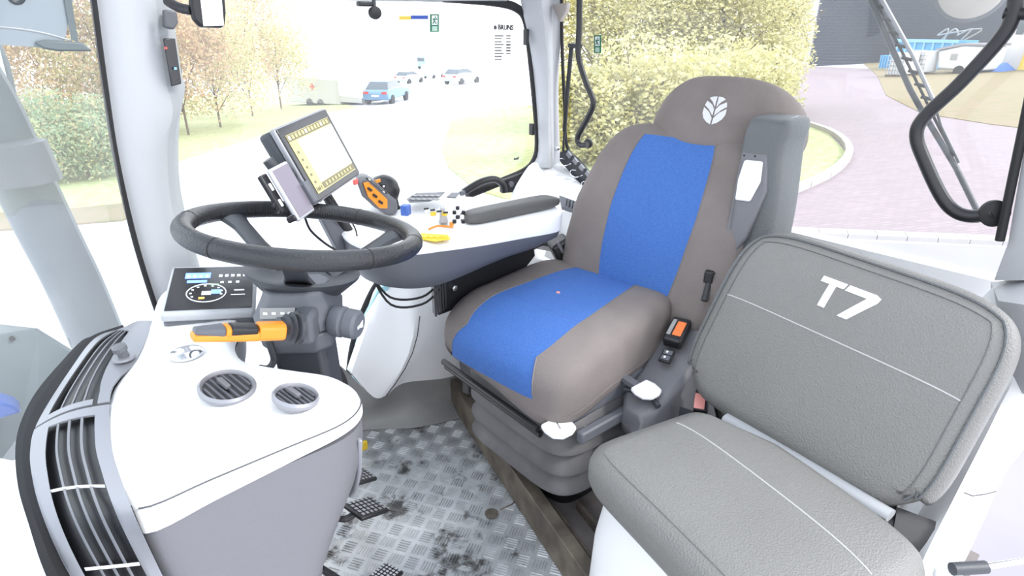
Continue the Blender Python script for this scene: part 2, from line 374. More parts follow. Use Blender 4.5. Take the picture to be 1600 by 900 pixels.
for x, y, mm in ((259, 75, 'red_plastic'), (274, 107, 'tint_film')):
    MB().box(at(x, y, 'y', 1.582), (.006, .002, .005)).obj('indicator_light', mm, AP)
q = [at(258, 14, 'y', 1.57), at(277, 18, 'y', 1.57), at(279, 36, 'y', 1.57), at(272, 47, 'y', 1.57), at(258, 42, 'y', 1.57)]
MB().prism(q, (0, .03, 0)).obj('sensor', 'grey_plastic', AP, bevel=.004)
# corner pillar (rear right) with its flared foot
CP = holder('trim_3')
ys = [-90, 0, 60, 140, 235, 262]
La = [803, 813, 826, 836, 841, 826]; Ma = [838, 846, 852, 856, 857, 855]; Ra = [872, 878, 876, 872, 874, 876]
rows = []
for i, y in enumerate(ys):
    rows.append([at(La[i], y, 'y', YR-.01), at((La[i]+Ma[i])/2, y, 'y', YR-.05), at(Ma[i], y, 'y', YR-.075), at((Ma[i]+Ra[i])/2, y, 'x', XR-.025), at(Ra[i], y, 'x', XR)])
cols = [spline([r[k] for r in rows], 5) for k in range(5)]
MB().sheet([[cols[k][i] for k in range(5)] for i in range(len(cols[0]))], (.05, .05, 0)).obj('pillar_cover', 'pillar_plastic', CP, smooth=True)
rows = [[at(826, 255, 'y', 1.62), at(838, 246, 'y', 1.59), at(858, 262, 'x', 1.58), at(874, 242, 'x', 1.6)],
        [at(812, 275, 'y', 1.60), at(835, 272, 'y', 1.54), at(868, 285, 'x', 1.53), at(905, 282, 'x', 1.56)],
        [at(797, 298, 'y', 1.56), at(830, 300, 'y', 1.46), at(880, 306, 'x', 1.47), at(938, 318, 'x', 1.5)],
        [at(790, 330, 'y', 1.54), at(830, 335, 'y', 1.44), at(885, 345, 'x', 1.44), at(945, 350, 'x', 1.46)],
        [at(790, 380, 'y', 1.52), at(830, 390, 'y', 1.42), at(885, 400, 'x', 1.42), at(945, 400, 'x', 1.44)]]
MB().sheet(rows, (.04, .04, -.02)).obj('pillar_foot', 'white_plastic', CP, smooth=True, sub=1)
MB().prism([at(868, 8, 'x', XR-.02), at(893, 4, 'x', XR-.02), at(890, 18, 'x', XR-.02), at(880, 35, 'x', XR-.02)], (-.02, 0, 0)).obj('corner_lamp', 'lamp_glass', CP, bevel=.004)
# rear left pillar
RP = holder('trim_4')
rows = [[at(x, y, 'x', 1.5), at(x+50, y, 'x', 1.46), at(x+120, y+10, 'x', 1.46)] for x, y in ((1648, 0), (1606, 200), (1575, 380), (1553, 438))]
MB().sheet(rows, (.05, .0, 0)).obj('pillar_cover', 'pillar_plastic', RP, smooth=True)
MB().tube([at(1640, 0, 'x', 1.49), at(1601, 190, 'x', 1.49), at(1562, 376, 'x', 1.49)], .0085, 8).obj('rubber_seal', 'black_rubber', RP, smooth=True)
MB().sheet([[at(1548, 441, 'x', 1.56), at(1600, 434, 'x', 1.50), at(1720, 430, 'x', 1.5)], [at(1560, 470, 'x', 1.45), at(1612, 478, 'x', 1.35), at(1720, 480, 'x', 1.35)], [at(1590, 620, 'x', 1.42), at(1625, 600, 'x', 1.36), at(1720, 600, 'x', 1.3)]], (.03, 0, -.03)).obj('ledge_cover', 'pillar_plastic', RP, smooth=True)

# windows ---------------------------------------------------------
W1 = holder('window_1')
MB().prism([(.28, YR+.02, .02), (.62, YR+.02, .02), (.66, YR+.02, .38), (.80, YR+.02, .62), (1.2, YR+.02, .70), (1.45, YR+.02, .76), (1.49, YR+.02, .9), (1.46, YR+.02, 1.27), (1.38, YR+.02, 1.31), (.3, YR+.02, 1.31), (.25, YR+.02, .8)], (0, .005, 0)).obj('pane', 'window_glass', W1)
MB().tube([at(x, y, 'y', YR) for x, y in [(690, -4), (770, 3), (806, 12), (822, 32), (829, 80), (837, 160), (841, 215), (838, 245), (822, 266), (780, 285), (730, 305)]], .0135, 10, sm=6).obj('rubber_frame', 'black_rubber', W1, smooth=True)
MB().tube([at(x, y, 'y', YR-.03) for x, y in [(546, 610), (545, 585), (551, 540), (566, 490), (588, 445), (615, 415), (660, 390)]], .010, 10, sm=6).obj('rubber_frame', 'black_rubber', W1, smooth=True)
MB().box(at(822, 58, 'y', YR-.02), (.012, .02, .05)).obj('hinge', 'black_plastic', W1, bevel=.003)
MB().box(at(831, 202, 'y', YR-.02), (.012, .02, .04)).obj('hinge', 'black_plastic', W1, bevel=.003)
hb = MB().tube([at(x, y, 'y', YR-.05) for x, y in [(725, 300), (750, 285), (772, 280), (785, 288), (788, 300)]], .012, 10, sm=5)
hb.obj('handle', 'black_plastic', W1, smooth=True)
MB().prism([at(785, 282, 'y', YR-.02), at(822, 268, 'y', YR-.02), at(812, 300, 'y', YR-.02), at(786, 302, 'y', YR-.02)], (0, .02, 0)).obj('latch_plate', 'black_plastic', W1, bevel=.003)
MB().lathe(at(800, 288, 'y', YR-.03), (0, 1, 0), [(.010, 0), (.010, .02)], 16).obj('latch_button', 'mid_grey_plastic', W1, smooth=True)
def quad(x0, y0, x1, y1, ax, v, sk=0): return [at(x0, y0, ax, v), at(x1, y0, ax, v), at(x1+sk, y1, ax, v), at(x0+sk, y1, ax, v)]
yg = YR+.014
MAT_SB = mat('sticker_blue', (.03, .08, .38), .5); mat('sticker_yellow', (.75, .55, .08), .5); mat('sign_green', (.02, .16, .08), .5); mat('sign_light', (.45, .62, .5), .5)
MB().prism(quad(624, 25, 642, 31, 'y', yg), (0, .002, 0)).obj('sticker', 'sticker_yellow', W1)
MB().prism(quad(642, 24, 669, 30, 'y', yg), (0, .002, 0)).obj('sticker', 'sticker_blue', W1)
def exit_sign(parent, x0, y0, x1, y1, ax, v, d):
    parent = MB().prism(quad(x0, y0, x1, y1, ax, v), d).obj('exit_sign', 'sign_green', parent)
    e = V(d)*-.8; w = x1-x0; h = y1-y0
    f = MB().prism([p+e for p in quad(x0+w*.18, y0+h*.07, x1-w*.18, y0+h*.60, ax, v)], V(d)*.5)
    f.obj('sign_field', 'white_mark', parent)
    def T(a, b): return at(x0+w*a, y0+h*b, ax, v)+V(d)*-1.1
    r = .0016 if ax == 'y' else .0018
    m = MB()
    for a, b in (((.52, .24), (.45, .38)), ((.45, .38), (.60, .47)), ((.60, .47), (.66, .56)), ((.45, .38), (.36, .50)), ((.36, .50), (.26, .52)), ((.5, .26), (.68, .30)), ((.68, .30), (.74, .25)), ((.5, .26), (.36, .27)), ((.36, .27), (.30, .35))):
        m.tube([T(*a), T(*b)], r, 5)
    m.lathe(T(.58, .17), d, [(r*1.3, -.0005), (r*1.3, .0005)], 10); m.obj('running_figure', 'sign_green', parent)
    MB().prism([p+e for p in quad(x0+w*.2, y0+h*.68, x1-w*.2, y0+h*.94, ax, v)], V(d)*.5).obj('sign_field', 'sign_light', parent)
exit_sign(W1, 672, 22, 686, 50, 'y', yg, (0, .001, 0))
a, b, c = at(775, 45, 'y', yg), at(803, 46, 'y', yg), at(775, 90, 'y', yg)
dx = (b-a); dz = a-c
text_obj('BRUNS', .021, at(778, 46, 'y', yg), dx, dz, 'grey_mark', W1)
MB().lathe(at(774, 43, 'y', yg), (0, 1, 0), [(.0065, 0), (.0065, .001)], 16).obj('round_mark', 'grey_mark', W1)
for k in range(9):
    y = 55+k*4.6
    MB().prism([at(773, y, 'y', yg), at(773+(11 if k % 3 else 14), y, 'y', yg), at(773+(11 if k % 3 else 14), y+2, 'y', yg), at(773, y+2, 'y', yg)], (0, .001, 0)).obj('print_line', 'grey_mark', W1)
    if k < 7: MB().prism([at(791, y, 'y', yg), at(798, y, 'y', yg), at(798, y+(2.6 if 2 < k < 6 else 2), 'y', yg), at(791, y+(2.6 if 2 < k < 6 else 2), 'y', yg)], (0, .001, 0)).obj('print_line', 'grey_mark', W1)
text_obj('iwd7', .012, at(803, 250, 'y', yg), dx, dz, 'grey_mark', W1)
W2 = holder('window_2')
MB().prism([(XR+.02, .2, .69), (XR+.02, YR-.03, .70), (XR+.02, YR-.03, 1.42), (XR+.02, .2, 1.42)], (.005, 0, 0)).obj('pane', 'rear_glass', W2)
MB().tube([at(x, y, 'x', XR) for x, y in [(878, -60), (878, 60), (882, 160), (886, 228), (905, 252), (945, 294), (1000, 330)]], .006, 8, sm=5).obj('rubber_frame', 'black_rubber', W2, smooth=True)
exit_sign(W2, 928, 55, 939, 83, 'x', XR+.014, (.001, 0, 0))
W3 = holder('window_3')                                              # curved windscreen
wb = [(.20, 1.58), (.08, 1.40), (-.04, 1.20), (-.12, .95), (-.15, .65), (-.14, .3), (-.12, 0.0)]
rows = []
for z, o in ((.35, -.02), (.62, -.02), (.95, .0), (1.2, .02), (1.42, .05)):
    rows.append([(x+o, y, z) for x, y in wb])
cols = [spline([r[k] for r in rows], 4) for k in range(7)]
rows = [spline([cols[k][i] for k in range(7)], 5) for i in range(len(cols[0]))]
MB().grid(rows).obj('pane', 'windscreen_glass', W3, smooth=True)
# lower right cab side panel : big pale moulding, grey kick panel below
T5 = holder('trim_5')
tp = [(600, 433), (640, 400), (700, 380), (760, 370), (850, 365)]; bt = [(549, 583), (583, 620), (603, 618), (623, 602), (645, 596), (700, 590), (745, 572), (800, 545)]
top = spline([at(x, y, 'y', 1.60) for x, y in tp], 7); bot = spline([at(x, y, 'y', 1.50-.0*i) for i, (x, y) in enumerate(bt)], 4)
top = top[:29]; bot = bot[:29]
rows = []
for k in range(9):
    t = k/8; rows.append([top[i].lerp(bot[i], t)-V((0, .10*math.sin(math.pi*t)*min(1, i/7), 0)) for i in range(29)])
MB().sheet(rows, (0, .03, 0)).obj('side_panel', 'bright_plastic', T5, smooth=True, label='pale moulded side panel below the window')
MB().tube([rows[i][8]-V((0, .002, 0)) for i in range(3, 9)], .0015, 6).obj('panel_joint', 'grey_mark', T5)
MB().sheet([[at(552, 592, 'y', 1.585), at(557, 540, 'y', 1.585), at(570, 495, 'y', 1.585), at(592, 452, 'y', 1.585)], [at(560, 605, 'y', 1.57), at(574, 545, 'y', 1.57), at(590, 495, 'y', 1.57), at(612, 440, 'y', 1.57)]], (0, .01, 0)).obj('film_strip', 'tint_film', T5)
kb = spline([at(x, y, 'z', 0) for x, y in [(470, 695), (560, 673), (650, 668), (722, 652), (770, 635)]], 7)[:29]
kt = spline([at(x, y, 'y', 1.505) for x, y in [(530, 570), (545, 583)]+bt[1:6]+[(748, 572)]], 5)
kt = [kt[int(i*(len(kt)-1)/28)] for i in range(29)]
rows = []
for k in range(9):
    t = k/8; rows.append([kb[i].lerp(kt[i], t)+V((0, .05*math.sin(math.pi*t), -.03*math.sin(math.pi*t))) for i in range(29)])
MB().sheet(rows, (0, .03, 0)).obj('kick_panel', 'kick_panel', T5, smooth=True)
# moulding behind the armrest with a small vent
MB().sheet([[at(880, 330, 'x', 1.42), at(905, 322, 'x', 1.42), at(960, 330, 'x', 1.42)], [at(866, 362, 'x', 1.40), at(900, 372, 'x', 1.36), at(960, 380, 'x', 1.36)], [at(850, 400, 'x', 1.42), at(900, 420, 'x', 1.36), at(960, 430, 'x', 1.36)]], (.03, 0, -.02)).obj('rear_moulding', 'white_plastic', T5, smooth=True)
MB().sheet([[at(874, 305, 'x', 1.40), at(915, 320, 'x', 1.38)], [at(878, 322, 'x', 1.37), at(915, 333, 'x', 1.35)]], (0, 0, -.012)).obj('side_vent', 'mid_grey_plastic', T5)
for k in range(6):
    x = 884+k*5
    MB().tube([at(x+2, 311+k*1.7, 'x', 1.385), at(x, 322+k*1.6, 'x', 1.362)], .0018, 6).obj('slat', 'black_plastic', T5)
# left door sill and wheel arch panel behind the second seat
T6 = holder('trim_6')
A = [(1560, 440, .72), (1590, 560, .60), (1560, 640, .52), (1500, 760, .46), (1440, 880, .42), (1400, 980, .36)]
B = [(1640, 470, .72), (1640, 600, .58), (1600, 665, .50), (1545, 785, .43), (1478, 905, .38), (1450, 990, .34)]
rows = []
for a, b in zip(A, B):
    p = at(a[0], a[1], 'z', a[2]); q2 = at(b[0], b[1], 'z', b[2]); m = (p+q2)/2+V((0, 0, .012)); rows.append([p+V((0, .05, -.12)), p, m, q2, q2-V((0, 0, .10))])
cols = [spline([r[k] for r in rows], 5) for k in range(5)]
MB().sheet([[cols[k][i] for k in range(5)] for i in range(len(cols[0]))], (.0, .0, -.02)).obj('sill_panel', 'white_plastic', T6, smooth=True)
MB().tube([at(1507, 770, 'z', .475), at(1520, 775, 'z', .47), at(1540, 772, 'z', .46), at(1556, 768, 'z', .45)], .0012, 6).obj('panel_joint', 'grey_mark', T6)
MB().prism([(1.08, .17, 0), (1.55, .20, 0), (1.55, .24, .5), (1.1, .17, .33)], (0, .04, 0)).obj('arch_panel', 'white_plastic', T6, bevel=.01)

# ================================================================ outdoors
G = holder('ground')
def gp(x, y, dz=0): return V((x, y, gz(x, y)+dz))
MB().add([gp(-60, -40), gp(160, -40), gp(160, 200), gp(-60, 200)], [(0, 1, 2, 3)]).obj('yard_surface', 'asphalt', G)
def patch(pts, m, dz, name, px=True):
    ps = [ground(*p) if px else gp(*p) for p in pts]; ps = [p+V((0, 0, dz)) for p in ps]
    return MB().prism(ps, (0, 0, -.05)).obj(name, m, G)
patch([(940, 330), (1240, 362), (1560, 377), (1760, 390), (1900, 260), (1700, 120), (1240, 103), (1200, 150), (1180, 250)], 'pavers', .012, 'brick_paving')
patch([(1240, 374), (1560, 388), (1760, 400), (2400, 1500), (1300, 2400), (900, 600)], 'road_asphalt', .012, 'road_surface')
patch([(1370, 118), (1385, 150), (1440, 178), (1545, 195), (1610, 203), (1760, 200), (1700, 90), (1480, 86), (1350, 100)], 'dry_verge', .03, 'verge')
patch([(690, 235), (700, 262), (745, 298), (850, 330), (1000, 345), (1190, 325), (1300, 268), (1322, 240), (1290, 205), (1235, 190), (1000, 180), (800, 165), (705, 190)], 'lawn', .03, 'lawn')
patch([(262, 262), (285, 250), (400, 215), (500, 178), (560, 168), (480, 152), (250, 150), (100, 165), (-100, 240), (-150, 330), (40, 335), (190, 320)], 'lawn', .03, 'lawn')
patch([(-150, 375), (40, 358), (190, 346), (250, 326), (262, 262), (190, 320), (40, 335), (-150, 330)], 'dry_verge', .035, 'verge')
kl = spline([ground(x, y) for x, y in [(1180, 327), (1240, 302), (1290, 280), (1318, 258), (1326, 240), (1316, 222), (1290, 206), (1240, 190)]], 6)
kd = [0]
for p, q2 in zip(kl, kl[1:]): kd.append(kd[-1]+(q2-p).length)
def along(path, dist, d):
    for i in range(len(path)-1):
        if dist[i+1] >= d: return path[i].lerp(path[i+1], (d-dist[i])/(dist[i+1]-dist[i]+1e-9))
    return path[-1]
L = kd[-1]; n = int(L/.9)
for k in range(n):
    p = along(kl, kd, k*L/n+.01); q2 = along(kl, kd, (k+1)*L/n-.012); d = (q2-p).normalized(); w = V((-d.y, d.x, 0))*.075
    MB().prism([p-w, q2-w, q2+w, p+w], (0, 0, .13)).obj('kerb_stone', 'kerb_stone', G)
p0, p1 = ground(1195, 363), ground(1780, 389)
for k in range(12):
    p = p0.lerp(p1, k/12+.001); q2 = p0.lerp(p1, (k+1)/12-.001); d = (q2-p).normalized(); w = V((-d.y, d.x, 0))*.12
    MB().prism([p-w, q2-w, q2+w, p+w], (0, 0, .06)).obj('kerb_stone', 'kerb_stone', G)

def plant(name, base, H, R, lm, nleaf, size, label, group, squash=1.0, trunk=.06, seed=1, nb=7, lo=.1):
    random.seed(seed); base = V(base)
    t = thing(name, base, label, name.replace('_', ' ').split()[-1], group)
    m = MB()
    m.tube([base-V((0, 0, .1)), base+V((0, 0, H*.25)), base+V((R*.1, 0, H*.55)), base+V((0, R*.1, H*.85))], [trunk, trunk*.8, trunk*.5, trunk*.3], 7)
    blobs = []
    for k in range(nb):
        a = random.uniform(0, 6.28); h = random.uniform(.25, .95)*H; rr = R*random.uniform(.35, .75)
        tip = base+V((math.cos(a)*rr, math.sin(a)*rr*squash, h)); s = base+V((0, 0, h*.35))
        m.tube([s, s.lerp(tip, .5)+V((0, 0, H*.03)), tip], [trunk*.45, trunk*.3, trunk*.15], 5, sm=3)
        blobs.append((tip, R*random.uniform(.4, .6)))
        for _ in range(2):
            e = tip+V((random.uniform(-1, 1), random.uniform(-1, 1), random.uniform(-.3, 1)))*R*.5; m.tube([tip, e], trunk*.12, 4)
    m.obj('branches', 'bark', t, smooth=True)
    f = MB(); f.raw = 1
    for _ in range(nleaf):
        c, r = random.choice(blobs); d = V((random.gauss(0, 1), random.gauss(0, 1), random.gauss(0, 1))).normalized()*r*random.random()**.35
        p = c+d
        if random.random() < .25: p = base+V((random.uniform(-R, R)*.9, random.uniform(-R, R)*.9*squash, random.uniform(lo, 1)*H))
        if p.z < base.z+.05: p.z = base.z+random.uniform(.05, .5)
        s = size*random.uniform(.6, 1.3); u = V((random.gauss(0, 1), random.gauss(0, 1), random.gauss(0, 1))).normalized(); w = u.orthogonal().normalized()
        f.add([p, p+u*s*.5+w*s*.3, p+u*s, p+u*s*.5-w*s*.3], [(0, 1, 2, 3)])
    f.obj('foliage', lm, t, kind='stuff')
    return t
def gnd(px, py): return ground(px, py)
GA = 'shrubs behind the rear window'; GB = 'autumn shrubs beyond the side window'
specs = [(950, 200, 4.6, 2.2, 'leaf_yellow', 'yellow shrub directly right of the rear corner pillar'), (985, 192, 5.2, 2.6, 'leaf_yellow', 'tall yellow shrub above the left edge of the driver seat backrest'),
         (1060, 188, 5.0, 2.6, 'leaf_yellow', 'yellow shrub above the driver seat headrest'), (1120, 184, 4.6, 2.2, 'leaf_yellow', 'yellow shrub just right of the driver seat headrest'), (1168, 172, 4.4, 1.7, 'leaf_yellow', 'rightmost yellow shrub, next to the pale shed wall')]
specs += [(945, 250, 1.9, 1.2, 'leaf_yellow', 'low yellow bush right of the window strut, left of the driver backrest'), (1010, 240, 2.0, 1.7, 'leaf_yellow', 'low yellow bush directly behind the driver backrest'), (1110, 225, 2.2, 1.8, 'leaf_yellow', 'low yellow bush behind the driver headrest'), (1170, 192, 2.2, 1.3, 'leaf_yellow', 'low yellow bush at the right end of the shrub row, above the lawn')]
for i, (x, y, H, R, lm, lab) in enumerate(specs): plant('shrub', gnd(x, y), H, R, lm, 18000, .125, lab, GA, trunk=.10, seed=20+i, nb=12)
specs = [(60, 285, 2.2, 1.3, 'leaf_green', 'low green bramble bush seen through the windscreen'), (140, 280, 2.0, 1.2, 'leaf_green', 'green and yellow bush beside the front pillar, seen through the windscreen'), (10, 225, 3.6, 1.9, 'leaf_rust', 'rust coloured shrub at the left edge behind the bramble'),
         (110, 222, 3.6, 1.9, 'leaf_rust', 'rust coloured shrub behind the green bush by the front pillar'), (175, 215, 3.6, 1.6, 'leaf_yellow', 'yellow shrub just left of the front pillar'), (-60, 290, 2.4, 1.4, 'leaf_green', 'green bush at the far left of the windscreen'),
         (295, 212, 3.8, 1.8, 'leaf_rust', 'brownish shrub just right of the front pillar'), (345, 200, 3.8, 1.8, 'leaf_yellow', 'yellow brown shrub above the monitor, second from the front pillar'), (395, 182, 4.4, 2.0, 'leaf_rust', 'rust red shrub left of the white trailer'), (440, 172, 4.6, 1.8, 'leaf_yellow', 'yellow shrub closest to the white trailer')]
for i, (x, y, H, R, lm, lab) in enumerate(specs): plant('shrub', gnd(x, y), H*(1.9 if x > 200 else .85 if lm == 'leaf_green' else 1.8), R*(1.45 if x > 200 else .95 if lm == 'leaf_green' else 1.4), lm, 10000, .15 if lm != 'leaf_green' else .10, lab, GB, trunk=.05, seed=40+i, nb=9)
for i, (x, y, H, R, lm, lab) in enumerate([(375, 118, 9, 3.4, 'leaf_rust', 'bare autumn tree behind the white trailer'), (480, 112, 9, 3.2, 'leaf_yellow', 'thin yellow tree behind the parked blue car'), (560, 100, 8, 3, 'leaf_yellow', 'farthest pale tree above the parked cars')]):
    plant('tree', gnd(x, y), H, R, lm, 2200, .28, lab, 'trees behind the parked cars', trunk=.16, seed=60+i, nb=10, lo=.25)
plant('bush', gnd(1530, 66), 4.6, 5, 'leaf_green', 2500, .5, 'dark green bush behind the containers', 'bush', trunk=.15, seed=71, nb=10)
del_group = [o for o in COL.objects if o.get('group') == 'bush']
for o in del_group: del o['group']

def gframe(px, py, ang):
    p = ground(px, py); return p, rotz(ang)
def bx(m, p, R, c, s): m.box(p+R@V(c), s, R); return m
# dark hall with a pale end wall
p = ground(1264, 104); q2 = ground(1500, 92); d = (q2-p).normalized(); ex = V((d.x, d.y, 0)).normalized(); ey = V((-ex.y, ex.x, 0))
R = Matrix((ex, ey, V((0, 0, 1)))).transposed()
if (R@V((0, 1, 0))).dot(p-CAM) < 0: R = Matrix((ex, -ey, V((0, 0, 1)))).transposed()
t = thing('hall', p, 'large dark ribbed hall with a pale end wall behind the containers', 'building')
Lw = (q2-p).length*1.3
MB().prism([p, p+ex*Lw, p+ex*Lw+V((0, 0, 9)), p+V((0, 0, 9))], R@V((0, .3, 0))).obj('dark_wall', 'shed_dark', t)
for k in range(34):
    m = MB(); m.prism([p+V((0, 0, .25*k+.1)), p+ex*Lw+V((0, 0, .25*k+.1)), p+ex*Lw+V((0, 0, .25*k+.2)), p+V((0, 0, .25*k+.2))], R@V((0, -.05, 0))); m.obj('cladding_rib', 'shed_dark', t)
pl = ground(1243, 97); h = V((0, 0, 9))
MB().prism([p, pl, pl+h, p+h], (.3, .1, 0)).obj('end_wall', 'shed_light', t)
dd = pl-p
for k in range(5):
    a = p+dd*(k/5+.1); MB().prism([a, a+dd*.06, a+dd*.06+h, a+h], (-.12, -.05, 0)).obj('cladding_rib', 'shed_light', t)
# things standing in the yard, right
def block(name, lab, cat, px0, px1, pyb, hpx, depth, m, group=None, extra=None):
    a = ground(px0, pyb); b = ground(px1, pyb); d = (b-a); L = d.length; ex = V((d.x, d.y, 0)).normalized(); ey = V((-ex.y, ex.x, 0))
    if ey.dot(a-CAM) < 0: ey = -ey
    H = (at(px0, pyb-hpx, 'x', a.x)-a).z
    t = thing(name, a, lab, cat, group)
    if extra: extra(t, a, ex, ey, L, H, depth)
    else: MB().prism([a, b, b+V((0, 0, H)), a+V((0, 0, H))], ey*depth).obj('body', m, t, bevel=.03)
    return t
def container(t, a, ex, ey, L, H, D):
    z = V((0, 0, 1))
    MB().prism([a+z*.15, a+ex*L+z*.15, a+ex*L*1.02+z*H, a-ex*L*.02+z*H], ey*D).obj('body', 'container_blue', t, bevel=.03)
    for k in range(7): MB().prism([a+ex*L*(k/6.3)+z*.2-ey*.08, a+ex*(L*(k/6.3)+.12)+z*.2-ey*.08, a+ex*(L*(k/6.3)+.12)+z*(H-.1)-ey*.08, a+ex*L*(k/6.3)+z*(H-.1)-ey*.08], ey*.09).obj('rib', 'container_light', t)
    MB().prism([a-ex*.1+z*(H-.15)-ey*.1, a+ex*(L+.1)+z*(H-.15)-ey*.1, a+ex*(L+.1)+z*(H+.05)-ey*.1, a-ex*.1+z*(H+.05)-ey*.1], ey*.2).obj('top_rail', 'container_light', t)
    m = MB()
    for k in range(4):
        random.seed(k); s = a+ex*L*random.uniform(.55, 1)+ey*D*.4+z*H; m.tube([s, s+V((0, 0, .7))+ex*random.uniform(-1, 1), s+ex*random.uniform(-2, 2)+V((0, 0, .3))], .05, 6, sm=4)
    m.obj('scrap_pipes', 'label_grey', t, smooth=True)
block('skip_container', 'large blue waste container in front of the dark hall', 'container', 1393, 1482, 109, 47, 2.2, None, extra=container)
def skip(t, a, ex, ey, L, H, D):
    z = V((0, 0, 1)); MB().prism([a+ex*L*.1, a+ex*L*.9, a+ex*L+z*H, a+z*H], ey*D).obj('body', 'container_blue', t, bevel=.03)
    for k in range(5): MB().prism([a+ex*L*(.1+k*.19)-ey*.06, a+ex*L*(.14+k*.19)-ey*.06, a+ex*L*(.14+k*.19)-ey*.06+z*H, a+ex*L*(.1+k*.19)-ey*.06+z*H], ey*.08).obj('rib', 'container_light', t)
block('small_skip', 'small blue ribbed skip left of the big container', 'container', 1371, 1392, 107, 21, 1.5, None, extra=skip)
def tote(t, a, ex, ey, L, H, D):
    z = V((0, 0, 1)); MB().prism([a+z*.2+ex*.08+ey*.05, a+ex*(L-.08)+z*.2+ey*.05, a+ex*(L-.08)+z*(H-.05)+ey*.05, a+ex*.08+z*(H-.05)+ey*.05], ey*D).obj('tank', 'caravan_white', t, bevel=.05)
    MB().prism([a, a+ex*L, a+ex*L+z*.15, a+z*.15], ey*D*1.05).obj('pallet', 'bark', t)
    m = MB()
    for k in range(7): m.tube([a+ex*L*k/6+z*.15, a+ex*L*k/6+z*H], .025, 5)
    for k in range(6): m.tube([a+z*(.2+(H-.2)*k/5), a+ex*L+z*(.2+(H-.2)*k/5)], .025, 5)
    m.obj('cage', 'steel', t)
block('tank_crate', 'caged white liquid tank on the verge, left one of two', 'tank', 1382, 1410, 121, 40, 1.6, None, 'caged tanks', tote)
block('tank_crate', 'caged white liquid tank on the verge, right one beside the caravan', 'tank', 1413, 1440, 118, 40, 1.6, None, 'caged tanks', tote)
def caravan(t, a, ex, ey, L, H, D):
    z = V((0, 0, 1)); MB().prism([a+z*.3+ex*L*.06, a+ex*L*.97+z*.3, a+ex*L+z*H*.98, a+ex*L*.5+z*H, a+z*H*.80], ey*D).obj('body', 'caravan_white', t, bevel=.12, seg=3)
    MB().prism([a+z*H*.8-ey*.1-ex*.1, a+ex*L*.5+z*H-ey*.1, a+ex*L*1.02+z*H-ey*.1, a+ex*L*1.02+z*(H+.12)-ey*.1, a+ex*L*.5+z*(H+.12)-ey*.1, a+z*(H*.8+.12)-ey*.1-ex*.1], ey*(D+.2)).obj('roof', 'caravan_roof', t)
    MB().lathe(a+ex*L*.55+z*.25-ey*.02, ey, [(.3, 0), (.3, .2)], 18).obj('wheel', 'tyre', t)
    MB().prism([a+ex*L*.3+z*H*.5-ey*.02, a+ex*L*.45+z*H*.5-ey*.02, a+ex*L*.45+z*H*.72-ey*.02, a+ex*L*.3+z*H*.72-ey*.02], ey*.03).obj('side_window', 'label_grey', t)
block('caravan', 'white caravan with a grey roof beside the blue container', 'caravan', 1457, 1530, 116, 46, 2.4, None, extra=caravan)
def tarp(t, a, ex, ey, L, H, D):
    z = V((0, 0, 1)); rows = []
    for i in range(9):
        rows.append([a+ex*L*(i/8)+ey*D*(j/6)+z*(H*math.sin(math.pi*i/8)**.6*math.sin(math.pi*j/6)**.5*(.8+.3*mnoise(V((i*.7, j*.7, 0))))) for j in range(7)])
    MB().grid(rows).obj('crumpled_sheet', 'tarp_blue', t, smooth=True)
block('tarpaulin_heap', 'heap under a crumpled blue tarpaulin by the white house', 'tarpaulin', 1530, 1568, 113, 20, 1.6, None, extra=tarp)
def house(t, a, ex, ey, L, H, D):
    z = V((0, 0, 1)); MB().prism([a, a+ex*L, a+ex*L+z*H, a+z*H], ey*D).obj('wall', 'house_wall', t)
    MB().prism([a+ex*L*.11+z*H*.52-ey*.05, a+ex*L*.21+z*H*.52-ey*.05, a+ex*L*.21+z*H*.72-ey*.05, a+ex*L*.11+z*H*.72-ey*.05], ey*.08).obj('window', 'car_glass', t)
    MB().prism([a+ex*L*.28-ey*.05, a+ex*L*.55-ey*.05, a+ex*L*.6+z*H*.6-ey*.05, a+ex*L*.33+z*H*.6-ey*.05], ey*.08).obj('yellow_door', 'yellow_wall', t)
block('house', 'pale house with a yellow door at the right edge', 'building', 1558, 1680, 110, 110, 4, None, extra=house)

